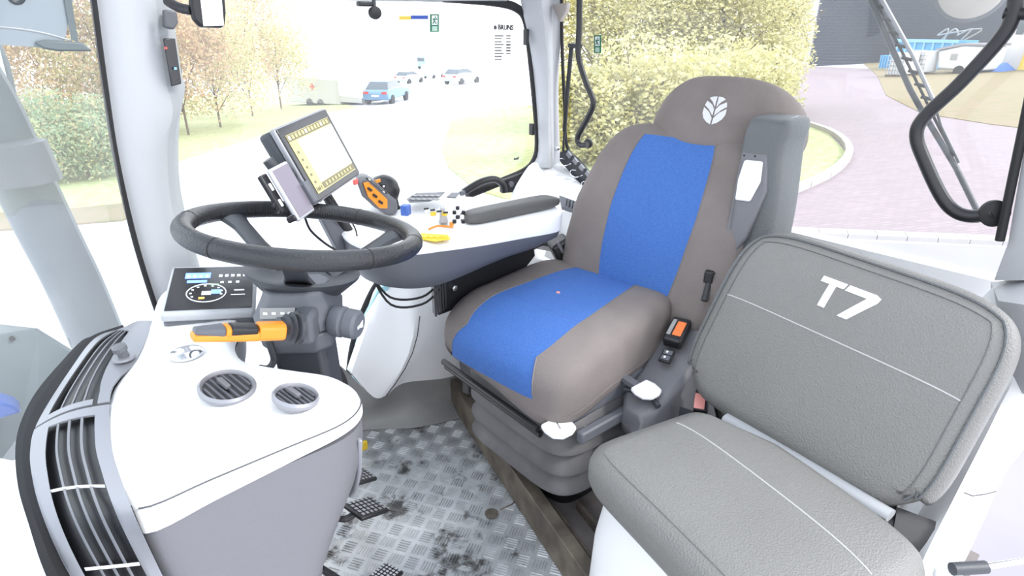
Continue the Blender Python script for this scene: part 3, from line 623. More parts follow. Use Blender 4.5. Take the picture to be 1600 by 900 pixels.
def car(p, ang, m, lab, s=1.0, group='cars parked beyond the side window', van=False):
    t = thing('parked_car', p, lab, 'car', group); R = rotz(ang)
    def T(x, y, z): return p+R@(V((x, y, z))*s)
    prof = [(-2.1, .35), (-2.15, .75), (-1.95, .98), (-1.5, 1.05), (-.9, 1.1), (.9, 1.0), (1.9, .85), (2.15, .65), (2.15, .35)] if not van else [(-2.4, .4), (-2.45, 1.9), (-2.3, 2.2), (1.0, 2.2), (1.7, 1.3), (2.4, 1.05), (2.45, .4)]
    MB().prism([T(x, -.88, z) for x, z in prof], R@V((0, 1.76*s, 0))).obj('body', m, t, bevel=.09*s, seg=3)
    if not van:
        MB().rings([[T(-1.9, -.78, .98), T(1.1, -.78, .98), T(1.1, .78, .98), T(-1.9, .78, .98)], [T(-1.45, -.62, 1.42), T(.2, -.62, 1.42), T(.2, .62, 1.42), T(-1.45, .62, 1.42)]]).obj('cabin_glass', 'car_glass', t, bevel=.06*s)
        MB().rings([[T(-1.47, -.63, 1.41), T(.22, -.63, 1.41), T(.22, .63, 1.41), T(-1.47, .63, 1.41)], [T(-1.35, -.55, 1.47), T(.1, -.55, 1.47), T(.1, .55, 1.47), T(-1.35, .55, 1.47)]]).obj('roof', m, t, bevel=.02)
    else:
        MB().rings([[T(1.0, -.8, 1.35), T(1.75, -.8, 1.35), T(1.75, .8, 1.35), T(1.0, .8, 1.35)], [T(.9, -.75, 2.1), T(1.12, -.75, 2.1), T(1.12, .75, 2.1), T(.9, .75, 2.1)]]).obj('cabin_glass', 'car_glass', t)
    for x in (-1.35, 1.35):
        for y in (-.92, .72): MB().lathe(T(x, y, .32), R@V((0, 1, 0)), [(.32*s, 0), (.32*s, .2*s)], 18).obj('wheel', 'tyre', t)
    for y in (-.62, .62): MB().box(T(-2.13, y, .8), (.06*s, .34*s, .14*s), R).obj('tail_light', 'tail_red', t)
    MB().box(T(-2.14, 0, .62), (.03*s, .5*s, .11*s), R).obj('number_plate', 'white_mark', t)
    return t
car(ground(606, 160), 40, 'car_blue', 'blue hatchback parked right of the white trailer', .95)
car(ground(722, 131), 20, 'car_silver', 'light blue estate car parked farthest right', 1.0)
car(ground(640, 130), 25, 'car_silver', 'pale car parked behind the blue hatchback', .9)
car(ground(678, 122), 25, 'car_silver', 'pale van parked between the two farther cars', .8, van=True)
# white trailer with a red cross
a = ground(452, 166); b = ground(566, 164)
d = (b-a); ex = V((d.x, d.y, 0)).normalized(); ey = V((-ex.y, ex.x, 0)); L = d.length; z = V((0, 0, 1))
if ey.dot(a-CAM) < 0: ey = -ey
t = thing('trailer', a, 'long white trailer with a small red cross parked before the trees', 'trailer')
MB().prism([a+z*.3, a+ex*L*.72+z*.3, a+ex*L*.72+z*1.85, a-ex*.3+z*1.9], ey*1.8).obj('box_body', 'trailer_white', t, bevel=.05)
MB().prism([a+ex*L*.72+z*.5, a+ex*L+z*.5, a+ex*L+z*.8, a+ex*L*.72+z*.9], ey*2).obj('draw_bed', 'trailer_white', t)
c = a+ex*L*.36+z*1.35-ey*.03
MB().box(c, (.36, .05, .12), Matrix((ex, ey, z)).transposed()).box(c, (.12, .052, .36), Matrix((ex, ey, z)).transposed()).obj('red_cross', 'red_plastic', t)
for f_ in (.3, .45): MB().lathe(a+ex*L*f_+z*.3, ey, [(.3, 0), (.3, .25)], 18).obj('wheel', 'tyre', t)
# lorry far back
p = ground(662, 108); R = rotz(25)
t = thing('lorry', p, 'pale blue lorry cab far behind the parked cars', 'truck')
MB().box(p+R@V((0, 0, 1.9)), (2.2, 2.3, 2.4), R).obj('cab', 'truck_paint', t, bevel=.15, seg=3)
MB().box(p+R@V((-1.1, 0, 2.3)), (.1, 2.0, .8), R).obj('windscreen', 'car_glass', t)
MB().box(p+R@V((4.3, 0, 2.2)), (6, 2.4, 2.6), R).obj('load_box', 'caravan_white', t, bevel=.05)
for x in (-.3, 3.6, 5.2):
    for y in (-1.2, .9): MB().lathe(p+R@V((x, y, .5)), R@V((0, 1, 0)), [(.5, 0), (.5, .3)], 18).obj('wheel', 'tyre', t)
# outside the windscreen: mirror, bonnet and solid shapes for reflections in the glass
t = thing('reflection_shape', at(60, 440, 'y', 1.9), 'broad grey band slanting down outside the windscreen in place of a reflection', 'reflection')  # solid band with a collar, built in place of a windscreen reflection
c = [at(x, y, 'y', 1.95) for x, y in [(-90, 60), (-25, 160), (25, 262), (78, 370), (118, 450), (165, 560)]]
MB().tube(spline(c, 5), .085, 14, flat=.5).obj('reflection_band', 'teal_grey', t, smooth=True)
MB().tube([at(8, 225, 'y', 1.86), at(36, 285, 'y', 1.86)], .098, 14, flat=.55).obj('band_collar', 'mid_grey_plastic', t, smooth=True)
t = thing('outside_mirror', at(10, 130, 'y', 2.2), 'outside mirror head at the left edge of the windscreen', 'mirror')
MB().prism([at(x, y, 'y', 2.2) for x, y in [(-60, 60), (2, 66), (16, 100), (22, 125), (30, 165), (28, 200), (10, 195), (-30, 120)]], (0, .06, 0)).obj('housing', 'teal_grey', t, bevel=.01)
MB().prism([at(x, y, 'y', 2.195) for x, y in [(-50, 68), (-1, 74), (11, 122), (-20, 120)]], (0, .004, 0)).obj('mirror_glass', 'chrome', t)
t = thing('tractor_bonnet', (-1.4, 1.0, -.2), 'blue and dark engine bonnet outside the lower left windscreen', 'bonnet')
MB().rings([[(-2.6, .62, -.3), (-2.6, 1.42, -.3), (-2.6, 1.30, .22), (-2.6, .74, .22)], [(-.25, .60, -.3), (-.25, 1.46, -.3), (-.25, 1.34, .40), (-.25, .72, .40)]]).obj('bonnet_shell', 'teal_grey', t, bevel=.08, seg=4)
MB().prism([at(-60, 628, 'y', 1.42), at(0, 628, 'y', 1.42), at(22, 634, 'y', 1.42), at(36, 645, 'y', 1.42), at(0, 656, 'y', 1.42), at(-60, 668, 'y', 1.42)], (0, .05, 0)).obj('reflection_patch', 'patch_blue', t, bevel=.006)  # blue patch, a simplified piece of the reflections in the glass
m = MB()
for k in range(7):
    random.seed(90+k); x = random.uniform(-40, 70); y = random.uniform(520, 600); m.tube([at(x, y, 'y', 1.6), at(x+random.uniform(-30, 30), y+random.uniform(-20, 20), 'y', 1.66), at(x+random.uniform(-60, 60), y+40, 'y', 1.7)], .005, 7, sm=4)
m.obj('hoses', 'black_rubber', t, smooth=True)
MB().sheet([[at(-80, 505, 'y', 1.62), at(60, 520, 'y', 1.62), at(125, 560, 'y', 1.6)], [at(-80, 700, 'y', 1.5), at(20, 720, 'y', 1.5), at(60, 700, 'y', 1.5)]], (0, .03, 0)).obj('reflection_plate', 'teal_grey', t)  # plate added to stand in for the dark reflections low in the windscreen
# ================================================================ dashboard
DB = thing('dashboard', (.1, .95, 0), 'white topped dashboard with grey side and round air vents below the steering wheel', 'dashboard')
def ring(z, k=1.0, dz=None, shrink=0):
    base = [(.022, .703), (.10, .698), (.20, .698), (.275, .703), (.315, .728), (.328, .765), (.318, .81), (.285, .86), (.252, .91), (.225, .97), (.235, 1.06), (.28, 1.15), (.31, 1.27), (.28, 1.36), (.20, 1.37), (.145, 1.24), (.10, 1.11), (.062, 1.04), (.038, .985), (.014, .88), (.010, .77)]
    pts = spline([(x, y, 0) for x, y in base], 5, True); out = []
    cx, cy = .12, 1.0
    for p in pts:
        x, y = p.x, p.y
        x = .1+(x-.1)*k if x > .1 else x+(1-k)*.06
        if shrink:
            d = V((x-cx, y-cy, 0)); l = d.length; d = d*(max(l-shrink, .02)/l); x, y = cx+d.x, cy+d.y
        out.append(V((x, y, dz(x, y) if dz else z)))
    return out
def topz(x, y): return .693+.006*math.sin((x+.05)*8)+.004*math.exp(-((y-.80)/.09)**2)*max(0, min(1, (x-.08)/.12))
MB().rings([ring(0, 1, lambda x, y: topz(x, y)-.026-.022*max(0, 1-x/.28), -.003), ring(0, 1.0, lambda x, y: topz(x, y)-.016, -.003), ring(0, 1, lambda x, y: topz(x, y)-.006, .001), ring(0, 1, lambda x, y: topz(x, y), .012), ring(0, 1, lambda x, y: topz(x, y)+.002, .04), ring(0, 1, lambda x, y: topz(x, y)+.002, .10)]).obj('top_cover', 'white_plastic', DB, smooth=True, label='white upper cover')
MB().tube([p for p in ring(0, 1, lambda x, y: topz(x, y)-.0085, -.0025)][0:34], .0011, 6).obj('cover_seam', 'grey_mark', DB)
MB().rings([ring(0, .45, None), ring(.2, .46), ring(.36, .50), ring(.44, .60), ring(.50, .74), ring(.56, .90), ring(.61, .985), ring(.64, 1.0), ring(0, 1.0, lambda x, y: topz(x, y)-.036)]).obj('side_body', 'grey_plastic', DB, smooth=True, ang=60, label='grey lower body')
def round_vent(px, py, r, z, nrm, axu):
    c = at(px, py, 'z', z); n = V(nrm).normalized()
    VR = MB().lathe(c, n, [(r*.98, -.004), (r*1.16, -.002), (r*1.18, .003), (r*1.08, .007), (r*.98, .003), (r*.95, -.010)], 36).obj('vent_ring', 'silver_plastic', DB, smooth=True)
    MB().lathe(c, n, [(r*.96, .0005), (r*.96, .0015)], 36).obj('vent_well', 'black_plastic', VR, smooth=True)
    u = V(axu); u = (u-n*u.dot(n)).normalized(); w = n.cross(u); F = Matrix((u, w, n)).transposed()
    for k in range(-3, 4):
        x = k*r*.27; h = math.sqrt(max(0, (r*.93)**2-x*x))
        MB().box(c+F@V((x, 0, .002)), (.0035, 2*h*.97, .002), F@Matrix.Rotation(.25, 3, 'Y')).obj('vent_slat', 'mid_grey_plastic', VR)
    MB().box(c+F@V((-.1*r, .1*r, .008)), (.008, .026, .008), F).obj('vent_tab', 'grey_plastic', VR, bevel=.002)
round_vent(355, 606, .034, .712, (.12, -.18, 1), (1, .25, 0))
round_vent(462, 621, .028, .714, (.25, -.10, 1), (1, .25, 0))
c = at(291, 551, 'z', .706)
MB().lathe(c, (0, 0, 1), [(.026, -.003), (.026, .001), (.022, .004), (.010, .007), (.002, .008)], 28).obj('chrome_cap', 'chrome', DB, smooth=True)
# oval vent on the driver side face
def facept(y, z): return V((.0, y, z))
vc = [at(x, y, 'x', .300) for x, y in [(549, 692), (556, 684), (560, 690), (559, 740), (553, 768), (545, 778), (542, 768), (545, 720)]]
FV = MB().prism(vc, (.006, -.003, 0)).obj('foot_vent_frame', 'silver_plastic', DB, bevel=.002)
vi = [at(x, y, 'x', .3075) for x, y in [(549, 700), (556, 693), (556, 735), (550, 762), (546, 766), (547, 725)]]
MB().prism(vi, (.001, -.001, 0)).obj('foot_vent_well', 'black_plastic', FV)
for k in range(6): MB().tube([at(548, 704+k*10, 'x', .310), at(556, 698+k*10, 'x', .310)], .0013, 5).obj('vent_slat', 'grey_plastic', FV)

# windscreen base grille -------------------------------------------
GR = thing('windscreen_grille', (0, 1.0, .66), 'curved silver and black air grille along the foot of the windscreen', 'grille')
I_ = [(243, 500, 'z', .700), (214, 560, 'z', .700), (186, 590, 'z', .700), (172, 618, 'z', .700), (173, 690, 'z', .698), (186, 740, 'z', .696), (205, 792, 'y', .698), (228, 845, 'y', .692), (262, 915, 'y', .69), (300, 985, 'y', .69)]
O_ = [(196, 513, 'z', .67), (150, 527, 'z', .67), (110, 577, 'z', .668), (60, 657, 'z', .664), (47, 705, 'z', .655), (52, 755, 'z', .645), (66, 805, 'z', .63), (90, 862, 'z', .61), (125, 925, 'z', .59), (170, 1000, 'z', .57)]
NI = 10
Ic = spline([at(*p) for p in I_], NI); Oc = spline([at(*p) for p in O_], NI)
def gs(t, v, off=0):                                  # t in 0..9 along, v 0 inner .. 1 outer
    i = min(int(t*NI), len(Ic)-2); f = t*NI-i; a = Ic[i].lerp(Ic[i+1], f); b = Oc[i].lerp(Oc[i+1], f)
    p = a.lerp(b, v); n = V((-.35, -.2, 1)).normalized() if t < 5.5 else V((-.35, -.2, 1)).lerp(V((-.2, -1, .5)), min(1, (t-5.5)/3)).normalized()
    return p+n*(.010*math.sin(math.pi*v)+off)
def strip(t0, t1, v0, v1, off, nt=16, nv=3, th=.003):
    m = MB(); fv0 = v0 if callable(v0) else (lambda t: v0); fv1 = v1 if callable(v1) else (lambda t: v1)
    rows = []
    for i in range(nt+1):
        t = t0+(t1-t0)*i/nt; rows.append([gs(t, fv0(t)+(fv1(t)-fv0(t))*k/nv, off) for k in range(nv+1)])
    return m.sheet(rows, (0, 0, -th))
strip(0, 9, .02, .98, -.010, 60, 5).obj('black_backing', 'black_plastic', GR, smooth=True)
vin = lambda t: .42-.28*min(1, max(0, (t-.5)/2.3))
strip(0.05, 3.17, 0, vin, 0, 24, 4).obj('inner_border', 'silver_plastic', GR, smooth=True)
strip(3.23, 9, 0, lambda t: .16, 0, 36, 3).obj('inner_border', 'silver_plastic', GR, smooth=True)
strip(0.05, 3.17, .82, 1, 0, 24).obj('outer_border', 'silver_plastic', GR, smooth=True)
strip(3.23, 9, lambda t: .74+.02*(t-3.2), 1, 0, 36).obj('outer_border', 'silver_plastic', GR, smooth=True)
strip(3.02, 3.17, .2, .85, 0, 3, 6).obj('cross_bar', 'silver_plastic', GR, smooth=True)
strip(3.23, 3.42, .15, .8, 0, 3, 6).obj('cross_bar', 'silver_plastic', GR, smooth=True)
strip(0.05, .5, .2, .85, 0, 4, 6).obj('cross_bar', 'silver_plastic', GR, smooth=True)
for v in (.27, .50, .73):
    strip(.3, 3.1, lambda t: vin(t)+(.82-vin(t))*v-.013, lambda t: vin(t)+(.82-vin(t))*v+.013, -.001, 20, 1).obj('slat', 'slat_grey', GR, smooth=True)
for v0, v1 in ((.31, .31), (.46, .46), (.61, .61)):
    strip(3.4, 9, v0-.016, v1+.016, -.001, 36, 1).obj('slat', 'slat_grey', GR, smooth=True)
for t in (5.35, 7.45): strip(t, t+.03, .17, .78, .0, 1, 6).obj('cross_bar', 'white_plastic', GR)
# light sensor on the inner border
c = at(192, 553, 'z', .712)
SB = MB().lathe(c-V((0, 0, .008)), (0, 0, 1), [(.017, 0), (.016, .004)], 20).obj('sensor_base', 'silver_plastic', GR, smooth=True)
MB().lathe(c, (-.2, -.1, 1), [(.008, -.006), (.008, .006), (.011, .008), (.011, .016), (.006, .019)], 20).obj('sensor_head', 'grey_plastic', SB, smooth=True)
FS = [(190, 508), (150, 524), (128, 532), (96, 565), (58, 610), (34, 655), (24, 700), (28, 760), (45, 820), (68, 890), (100, 950), (150, 1030)]
a = spline([at(x, y, 'z', .655-.005*i) for i, (x, y) in enumerate(FS)], 6)
bq = spline([O_[0]] and [at(O_[min(int(i*9/11), 9)][0], O_[min(int(i*9/11), 9)][1], 'z', .655-.006*i) for i in range(12)], 6)
rows = []
for i in range(len(a)):
    b2 = gs(min(8.99, i/len(a)*9), 1.0); rows.append([a[i]-V((0, 0, .03)), a[i], a[i].lerp(b2, .5)+V((0, 0, .004)), b2-V((0, 0, .004))])
o = MB().sheet(rows, (0, 0, -.02)).obj('foam_strip', 'foam', None, smooth=True); tag(o, 'black foam edging strip between the grille and the windscreen', 'seal')

# ================================================================ display pad
def slab(name, C, X, Y, w, h, th, m, parent, bevel=.006, off=0, bseg=3):
    F = frame(X, Y); C = V(C); return MB().box(C+F@V((0, 0, -th/2+off)), (w, h, th), F).obj(name, m, parent, bevel=bevel, seg=bseg)
DC = V((.252, 1.205, .740)); DX = V((.93, -.36, -.10)); DY = V((.36, .90, .22)); Fd = frame(DX, DY)
DP = thing('dash_display', DC-V((0, 0, .05)), 'flat square instrument display with glowing dials on the dashboard', 'display')
slab('base', DC, DX, DY, .154, .156, .026, 'mid_grey_plastic', DP, .008, off=-.018)
slab('frame', DC, DX, DY, .158, .162, .020, 'pillar_plastic', DP, .007)
DSN = slab('screen', DC, DX, DY, .146, .142, .002, 'gloss_black', DP, .002, off=.002)
mat('screen_blue', (.12, .22, .75), .4, emit=1.2); mat('screen_white', (.75, .8, .85), .4, emit=.5); mat('screen_amber', (.9, .5, .08), .4, emit=.6); mat('screen_green', (.2, .75, .2), .4, emit=.6)
def dq(x0, y0, x1, y1, m, n='screen_tile'): MB().prism([DC+Fd@V((x, y, .0024)) for x, y in ((x0, y0), (x1, y0), (x1, y1), (x0, y1))], Fd@V((0, 0, .0003))).obj(n, m, DSN)
dq(-.050, .030, -.005, .050, 'screen_blue'); dq(-.045, .015, -.01, .024, 'screen_blue')
for k in range(4): dq(-.047+k*.011, .034, -.041+k*.011, .042, 'screen_white', 'screen_icon')
for k in range(5): dq(.010+k*.011, .034, .016+k*.011, .042, 'screen_white', 'screen_icon')
for k in range(3): dq(.014+k*.014, .012, .020+k*.014, .018, 'screen_white', 'screen_icon')
MB().tube([DC+Fd@V((-.008+.034*math.cos(a/30*6.283), -.02+.030*math.sin(a/30*6.283), .0026)) for a in range(30)], .0009, 5, closed=True).obj('dial_ring', 'screen_white', DSN)
for k in range(9):
    a = math.radians(210-k*28); MB().box(DC+Fd@V((-.008+.027*math.cos(a), -.02+.024*math.sin(a), .0026)), (.004, .003, .0004), Fd).obj('dial_mark', 'screen_white', DSN)
dq(-.016, -.027, .0, -.015, 'screen_white'); dq(.0, -.024, .018, -.010, 'screen_blue'); dq(-.02, -.040, -.010, -.034, 'screen_amber'); dq(-.004, .007, .012, .009, 'screen_green')
dq(.035, -.03, .06, -.028, 'screen_white'); dq(.040, -.015, .058, -.012, 'screen_white')

# ================================================================ steering wheel
WC = V((.378, 1.018, .874)); WN = V((.172, 0, 1)).normalized(); Fw = frame((1, 0, -.172), (0, 1, 0))
SW = thing('steering_wheel', WC-V((0, 0, .09)), 'large black leather steering wheel with three spokes', 'steering wheel')
def wp(a, r, h=0): return WC+Fw@V((math.cos(a)*r, math.sin(a)*r, h))
RIM = MB().tube([wp(i/72*2*math.pi, .190) for i in range(72)], .0165, 18, closed=True).obj('rim', 'rim_leather', SW, smooth=True)
hub = wp(0, 0, -.088)
a_far = math.radians(115)
spk = [math.radians(113), math.radians(-2), math.radians(-118)]
for a in spk:
    ps = spline([wp(a, .186, -.002), wp(a, .155, -.018), wp(a, .10, -.052), wp(a, .045, -.082)], 5); rows = []
    n = Fw@V((-math.sin(a), math.cos(a), 0))
    for i, p in enumerate(ps):
        w = .030-.012*min(1, i/5)+.010*max(0, (i-9)/6); rows.append([p-n*w, p-n*w*.5+Fw@V((0, 0, .005)), p+n*w*.5+Fw@V((0, 0, .005)), p+n*w])
    MB().sheet(rows, (0, 0, -.010)).obj('spoke', 'dark_plastic', SW, smooth=True)
for da in (-22, 22):
    for s in (0, 1, 2):
        a = spk[s]+math.radians(da*1.6)
        c = wp(a, .19); t = Fw@V((-math.sin(a), math.cos(a), 0)); MB().lathe(c-t*.001, t, [(.0168, 0), (.0171, .001), (.0168, .002)], 20).obj('rim_seam', 'black_rubber', RIM)
m = MB()
for s0, s1 in ((20, 105), (122, 165)):
    for k in range(int((s1-s0)/1.6)):
        a = math.radians(s0+k*1.6); p = wp(a, .1725, -.001); t = Fw@V((-math.sin(a), math.cos(a), 0)); rd = Fw@V((math.cos(a), math.sin(a), 0))
        m.tube([p+t*.0012+WN*.006+rd*.0008, p-rd*.0008, p-t*.0012-WN*.006+rd*.0008], .0006, 4)
m.obj('rim_stitching', 'black_plastic', RIM, kind='stuff')
HUB = MB().lathe(hub-WN*.035, WN, [(.038, -.012), (.052, 0), (.075, .022), (.098, .046), (.100, .052), (.094, .054), (.055, .044), (.010, .040)], 36).obj('hub', 'dark_plastic', SW, smooth=True)
for a in (0, 2.1, 4.2): MB().lathe(wp(a, .05, -.080), WN, [(.006, 0), (.006, .003)], 12).obj('hub_screw', 'black_plastic', HUB)

# ================================================================ steering column with stalks
SC = thing('steering_column', (.3, .93, .2), 'grey steering column under the wheel with an orange lever and a horn knob', 'steering column')
cb = V((.335, .975, 0)); yaw = -38
Rc = rotz(yaw)
def cpt(x, y, z): return cb+Rc@V((x, y, 0))+V((0, 0, z))
def octo(w, d, ch, z, oy=0): return [cpt(x, y+oy, z) for x, y in ((-w+ch, -d), (w-ch, -d), (w, -d+ch), (w, d-ch), (w-ch, d), (-w+ch, d), (-w, d-ch), (-w, -d+ch))]
MB().rings([octo(.050, .05, .02, .690), octo(.060, .058, .02, .700), octo(.064, .062, .02, .732)]).obj('lower_shroud', 'mid_grey_plastic', SC, bevel=.004)
MB().rings([octo(.064, .062, .02, .7335), octo(.066, .064, .022, .758), octo(.052, .050, .02, .788), octo(.048, .046, .02, .80)]).obj('upper_shroud', 'mid_grey_plastic', SC, bevel=.004)
MB().rings([octo(.046, .042, .01, .35, .02), octo(.046, .042, .01, .60, .01), octo(.046, .044, .01, .700)]).obj('column_tube', 'dark_plastic', SC, bevel=.004)
q = [cpt(x, y, z) for x, y, z in ((-.045, -.0635, .764), (.012, -.0635, .764), (.012, -.056, .780), (-.045, -.056, .780))]
LBL = MB().prism(q, Rc@V((0, -.001, .0006))).obj('icon_label', 'label_grey', SC)
for x in (-.036, -.022, -.008, .004): MB().box(cpt(x, -.0612, .772), (.007, .001, .005), Rc).obj('label_icon', 'white_mark', LBL)
# right knob : end faces the camera
K = at(540, 503, 'y', .86); B0 = at(505, 500, 'y', .90)
ax = (V((.10, -.9, .05))).normalized(); kc = at(532, 505, 'y', .90)
MB().box(at(515, 503, 'y', .925), (.055, .03, .045), Rc).obj('stalk_boss', 'mid_grey_plastic', SC, bevel=.008)
ax = (V((.55, -.75, -.08))).normalized(); kc = at(520, 500, 'y', .91)
HK = MB().lathe(kc, ax, [(.024, 0), (.027, .004), (.027, .020), (.023, .024), (.022, .026), (.0255, .028), (.0255, .044), (.021, .049), (.008, .0505)], 30).obj('horn_knob', 'mid_grey_plastic', SC, smooth=True)
kn = kc+ax*.0512; hz = ax.cross(V((0, 0, 1))).normalized()*-1; vt = ax.cross(hz)
if vt.z < 0: vt = -vt
if hz.dot(RT) < 0: hz = -hz
MB().prism([kn+hz*x+vt*y for x, y in ((-.011, -.003), (-.003, -.003), (.008, -.007), (.008, .007), (-.003, .003), (-.011, .003))], ax*.0006).obj('horn_icon', 'white_mark', HK)
# orange lever on the left
lv = [at(x, y, 'y', .86) for x, y in [(455, 516), (412, 516), (370, 518), (300, 521)]]
ld = (lv[3]-lv[0]).normalized(); lw = ld.cross(V((0, 0, 1))).normalized(); lu = lw.cross(ld)
if lu.z < 0: lu = -lu
bc = at(468, 512, 'y', .88)
MB().box(at(478, 508, 'y', .90), (.035, .05, .05), Rc).obj('stalk_boss', 'mid_grey_plastic', SC, bevel=.008)
MB().lathe(bc, ld, [(.026, 0), (.0265, .006), (.020, .009), (.025, .013), (.019, .017), (.0225, .022), (.017, .027), (.018, .034)], 26).obj('rubber_boot', 'dark_plastic', SC, smooth=True)
def lev(s0, s1, w0, w1, h0, h1, name, m, zo=0):
    L0 = lv[0]+ld*s0; L1 = lv[0]+ld*s1
    MB().rings([[p+lw*x*w+lu*(y*h+zo) for x, y in ((-1, -.6), (-.5, -1), (.5, -1), (1, -.6), (1, .6), (.5, 1), (-.5, 1), (-1, .6))] for p, w, h in ((L0, w0, h0), (L0.lerp(L1, .5), (w0+w1)/2, (h0+h1)/2), (L1, w1, h1))]).obj(name, m, SC, bevel=.003, seg=3)
lev(.012, .052, .015, .0145, .014, .0135, 'lever_neck', 'orange_plastic')
lev(.050, .140, .0150, .013, .009, .006, 'lever_body', 'orange_plastic', -.0045)
lev(.054, .092, .0145, .0145, .0075, .008, 'lever_grip', 'black_plastic', .0045)
lev(.091, .099, .0152, .0152, .009, .009, 'lever_band', 'orange_plastic', .003)
lev(.099, .138, .0145, .011, .0085, .0045, 'lever_tip', 'mid_grey_plastic', .0035)
MB().tube([at(x, y, 'y', .95) for x, y in [(415, 520), (424, 545), (428, 562), (420, 575), (405, 575)]], .006, 10, sm=6).obj('column_cable', 'dark_plastic', SC, smooth=True)
MB().tube([at(x, y, 'y', 1.05) for x, y in [(512, 560), (528, 580), (538, 605), (540, 640)]], .009, 10, sm=6).obj('brake_hose', 'black_rubber', SC, smooth=True)

# ================================================================ pedals
def pedal(px, py, w, h, yaw_, lab, z=.09, pitch=35):
    c = at(px, py, 'z', z); R = rotz(yaw_)@Matrix.Rotation(math.radians(pitch), 3, 'Y')
    t = thing('pedal', (c.x-.04, c.y, 0), lab, 'pedal', 'foot pedals')
    PP = MB().box(c, (h, w, .010), R).obj('pedal_plate', 'black_plastic', t, bevel=.003)
    ni, nj = 6, 5
    for i in range(ni):
        for j in range(nj): MB().box(c+R@V(((i-(ni-1)/2)*h*.15, (j-(nj-1)/2)*w*.18, .0065)), (h*.095, w*.12, .004), R).obj('tread_stud', 'steel', PP)
    MB().tube([c+R@V((-h*.4, 0, -.006)), c+V((-.07, 0, .01)), c+V((-.14, .0, .12))], .008, 8, sm=4).obj('pedal_arm', 'black_plastic', t, smooth=True)
pedal(572, 794, .075, .085, 10, 'metal studded pedal, larger one beside the dashboard corner', .12, 20)
pedal(560, 745, .065, .075, 10, 'metal studded pedal half hidden behind the dashboard corner', .12, 20)
pedal(603, 899, .055, .060, 20, 'metal studded pedal at the bottom edge of the photo', .05, 10)
o = MB().box(at(567, 697, 'z', .04), (.03, .012, .03)).obj('yellow_tab', 'yellow_plastic', None, bevel=.004); tag(o, 'small yellow tab standing on the floor plate by the kick panel', 'tab')
# ================================================================ driver seat
DS = thing('driver_seat', (1.05, 1.0, 0), 'grey fabric driver seat with bright blue centre panels and a leaf emblem', 'seat')
sgn = lambda x: -1 if x < 0 else 1
# cushion: local x = towards the left of the seat (-Y), y = backwards (+X) so 'front' is y=-1
CL = V((1.035, 1.034, .470))
def cdef(a, b, c, q):
    f = (b+1)/2
    q.x *= 1-.10*(1-f)**2*0 - .06*f
    if b < -.2: q.y += .035*(1-a*a)*0
    q.z += .030*abs(a)**3*(.4+.6*f)*(1 if c > 0 else 0)      # bolsters
    q.z += -.045*max(0, -b-.35)**1.5*1.6                         # waterfall front
    q.z += .004*(b+1)
    if c < 0: q.z *= (1.0+.45*max(0, a))*(1-.45*max(0, -b-.3)/.7*max(0, min(1, .6-a)))
    if a < 0: q.y += 0
    return q
cush = Pad(CL, (.08, -1, 0), (1, .08, .03), (.243, .262, .085), .42, .50, cdef, (40, 40, 8))
def cwarp(x, y, z):
    # seam at |u|=.5 of the grid goes to half-width w(y): wide at the front
    w = .60-.14*(lambda u: u*u*(3-2*u))(max(0, min(1, (y+.8)/1.8)))
    ax_ = abs(x); r = ax_/.6*w if ax_ < .6 else w+(ax_-.6)/.4*(1-w)
    return sgn(x)*r
def blue_sel(name, c): return (name == 'top' and abs(c[0]) < .6) or (name == 'front' and abs(c[0]) < .6 and c[2] > .1)
CU = cush.build(lambda n, c: not blue_sel(n, c), cwarp).obj('cushion', 'seat_fabric', DS, smooth=True, ang=180, label='grey fabric cushion bolsters')
cush.build(blue_sel, cwarp).obj('cushion_panel', 'blue_fabric', CU, smooth=True, ang=180, label='blue ribbed centre panel of the cushion')
cush.line([(-.6, -1, .1), (-.6, -1, .99), (-.6, 1, .99)], .0018, 0, 30, cwarp).obj('piping', 'seat_fabric', CU, smooth=True)
cush.line([(.6, -1, .1), (.6, -1, .99), (.6, 1, .99)], .0018, 0, 30, cwarp).obj('piping', 'seat_fabric', CU, smooth=True)
cush.line([(-.6, -.30, 1), (.6, -.30, 1)], .0012, .0, 30, cwarp).obj('cross_seam', 'blue_clip', CU, smooth=True)
MB().lathe(cush.P((-.08, .05, 1), .0002), (0, 0, 1), [(.006, -.001), (.005, .0012), (.002, .0018)], 14).obj('cushion_mark', 'pale_red', CU, smooth=True)
# skirt seam lower round the cushion
cush.line([(1, .9, -.35), (1, -1, -.35)], .0013, 0, 30).obj('skirt_seam', 'seat_fabric', CU, smooth=True)
# backrest
B0_ = V((1.262, 1.005, .465)); B1_ = V((1.462, .945, .93)); bu = (B1_-B0_).normalized()
BL = (B0_+B1_)/2
sx = V((.10, -1, 0)).normalized()
bl = (B1_-B0_).length/2
def bdef(a, b, c, q):        # b -1 bottom .. 1 top
    w = 1.0-.20*max(0, b-.1)-.10*max(0, -b-.35)
    q.x *= w
    q.z += .040*abs(a)**2.5*(1 if c > 0 else 0)*(1-.5*max(0, b))
    q.z += .018*math.cos(b*2)*(1-a*a)*(1 if c > 0 else .3)
    return q
back = Pad(BL, -sx*-1, bu, (.262, bl+.02, .060), .40, .45, bdef, (40, 40, 8))
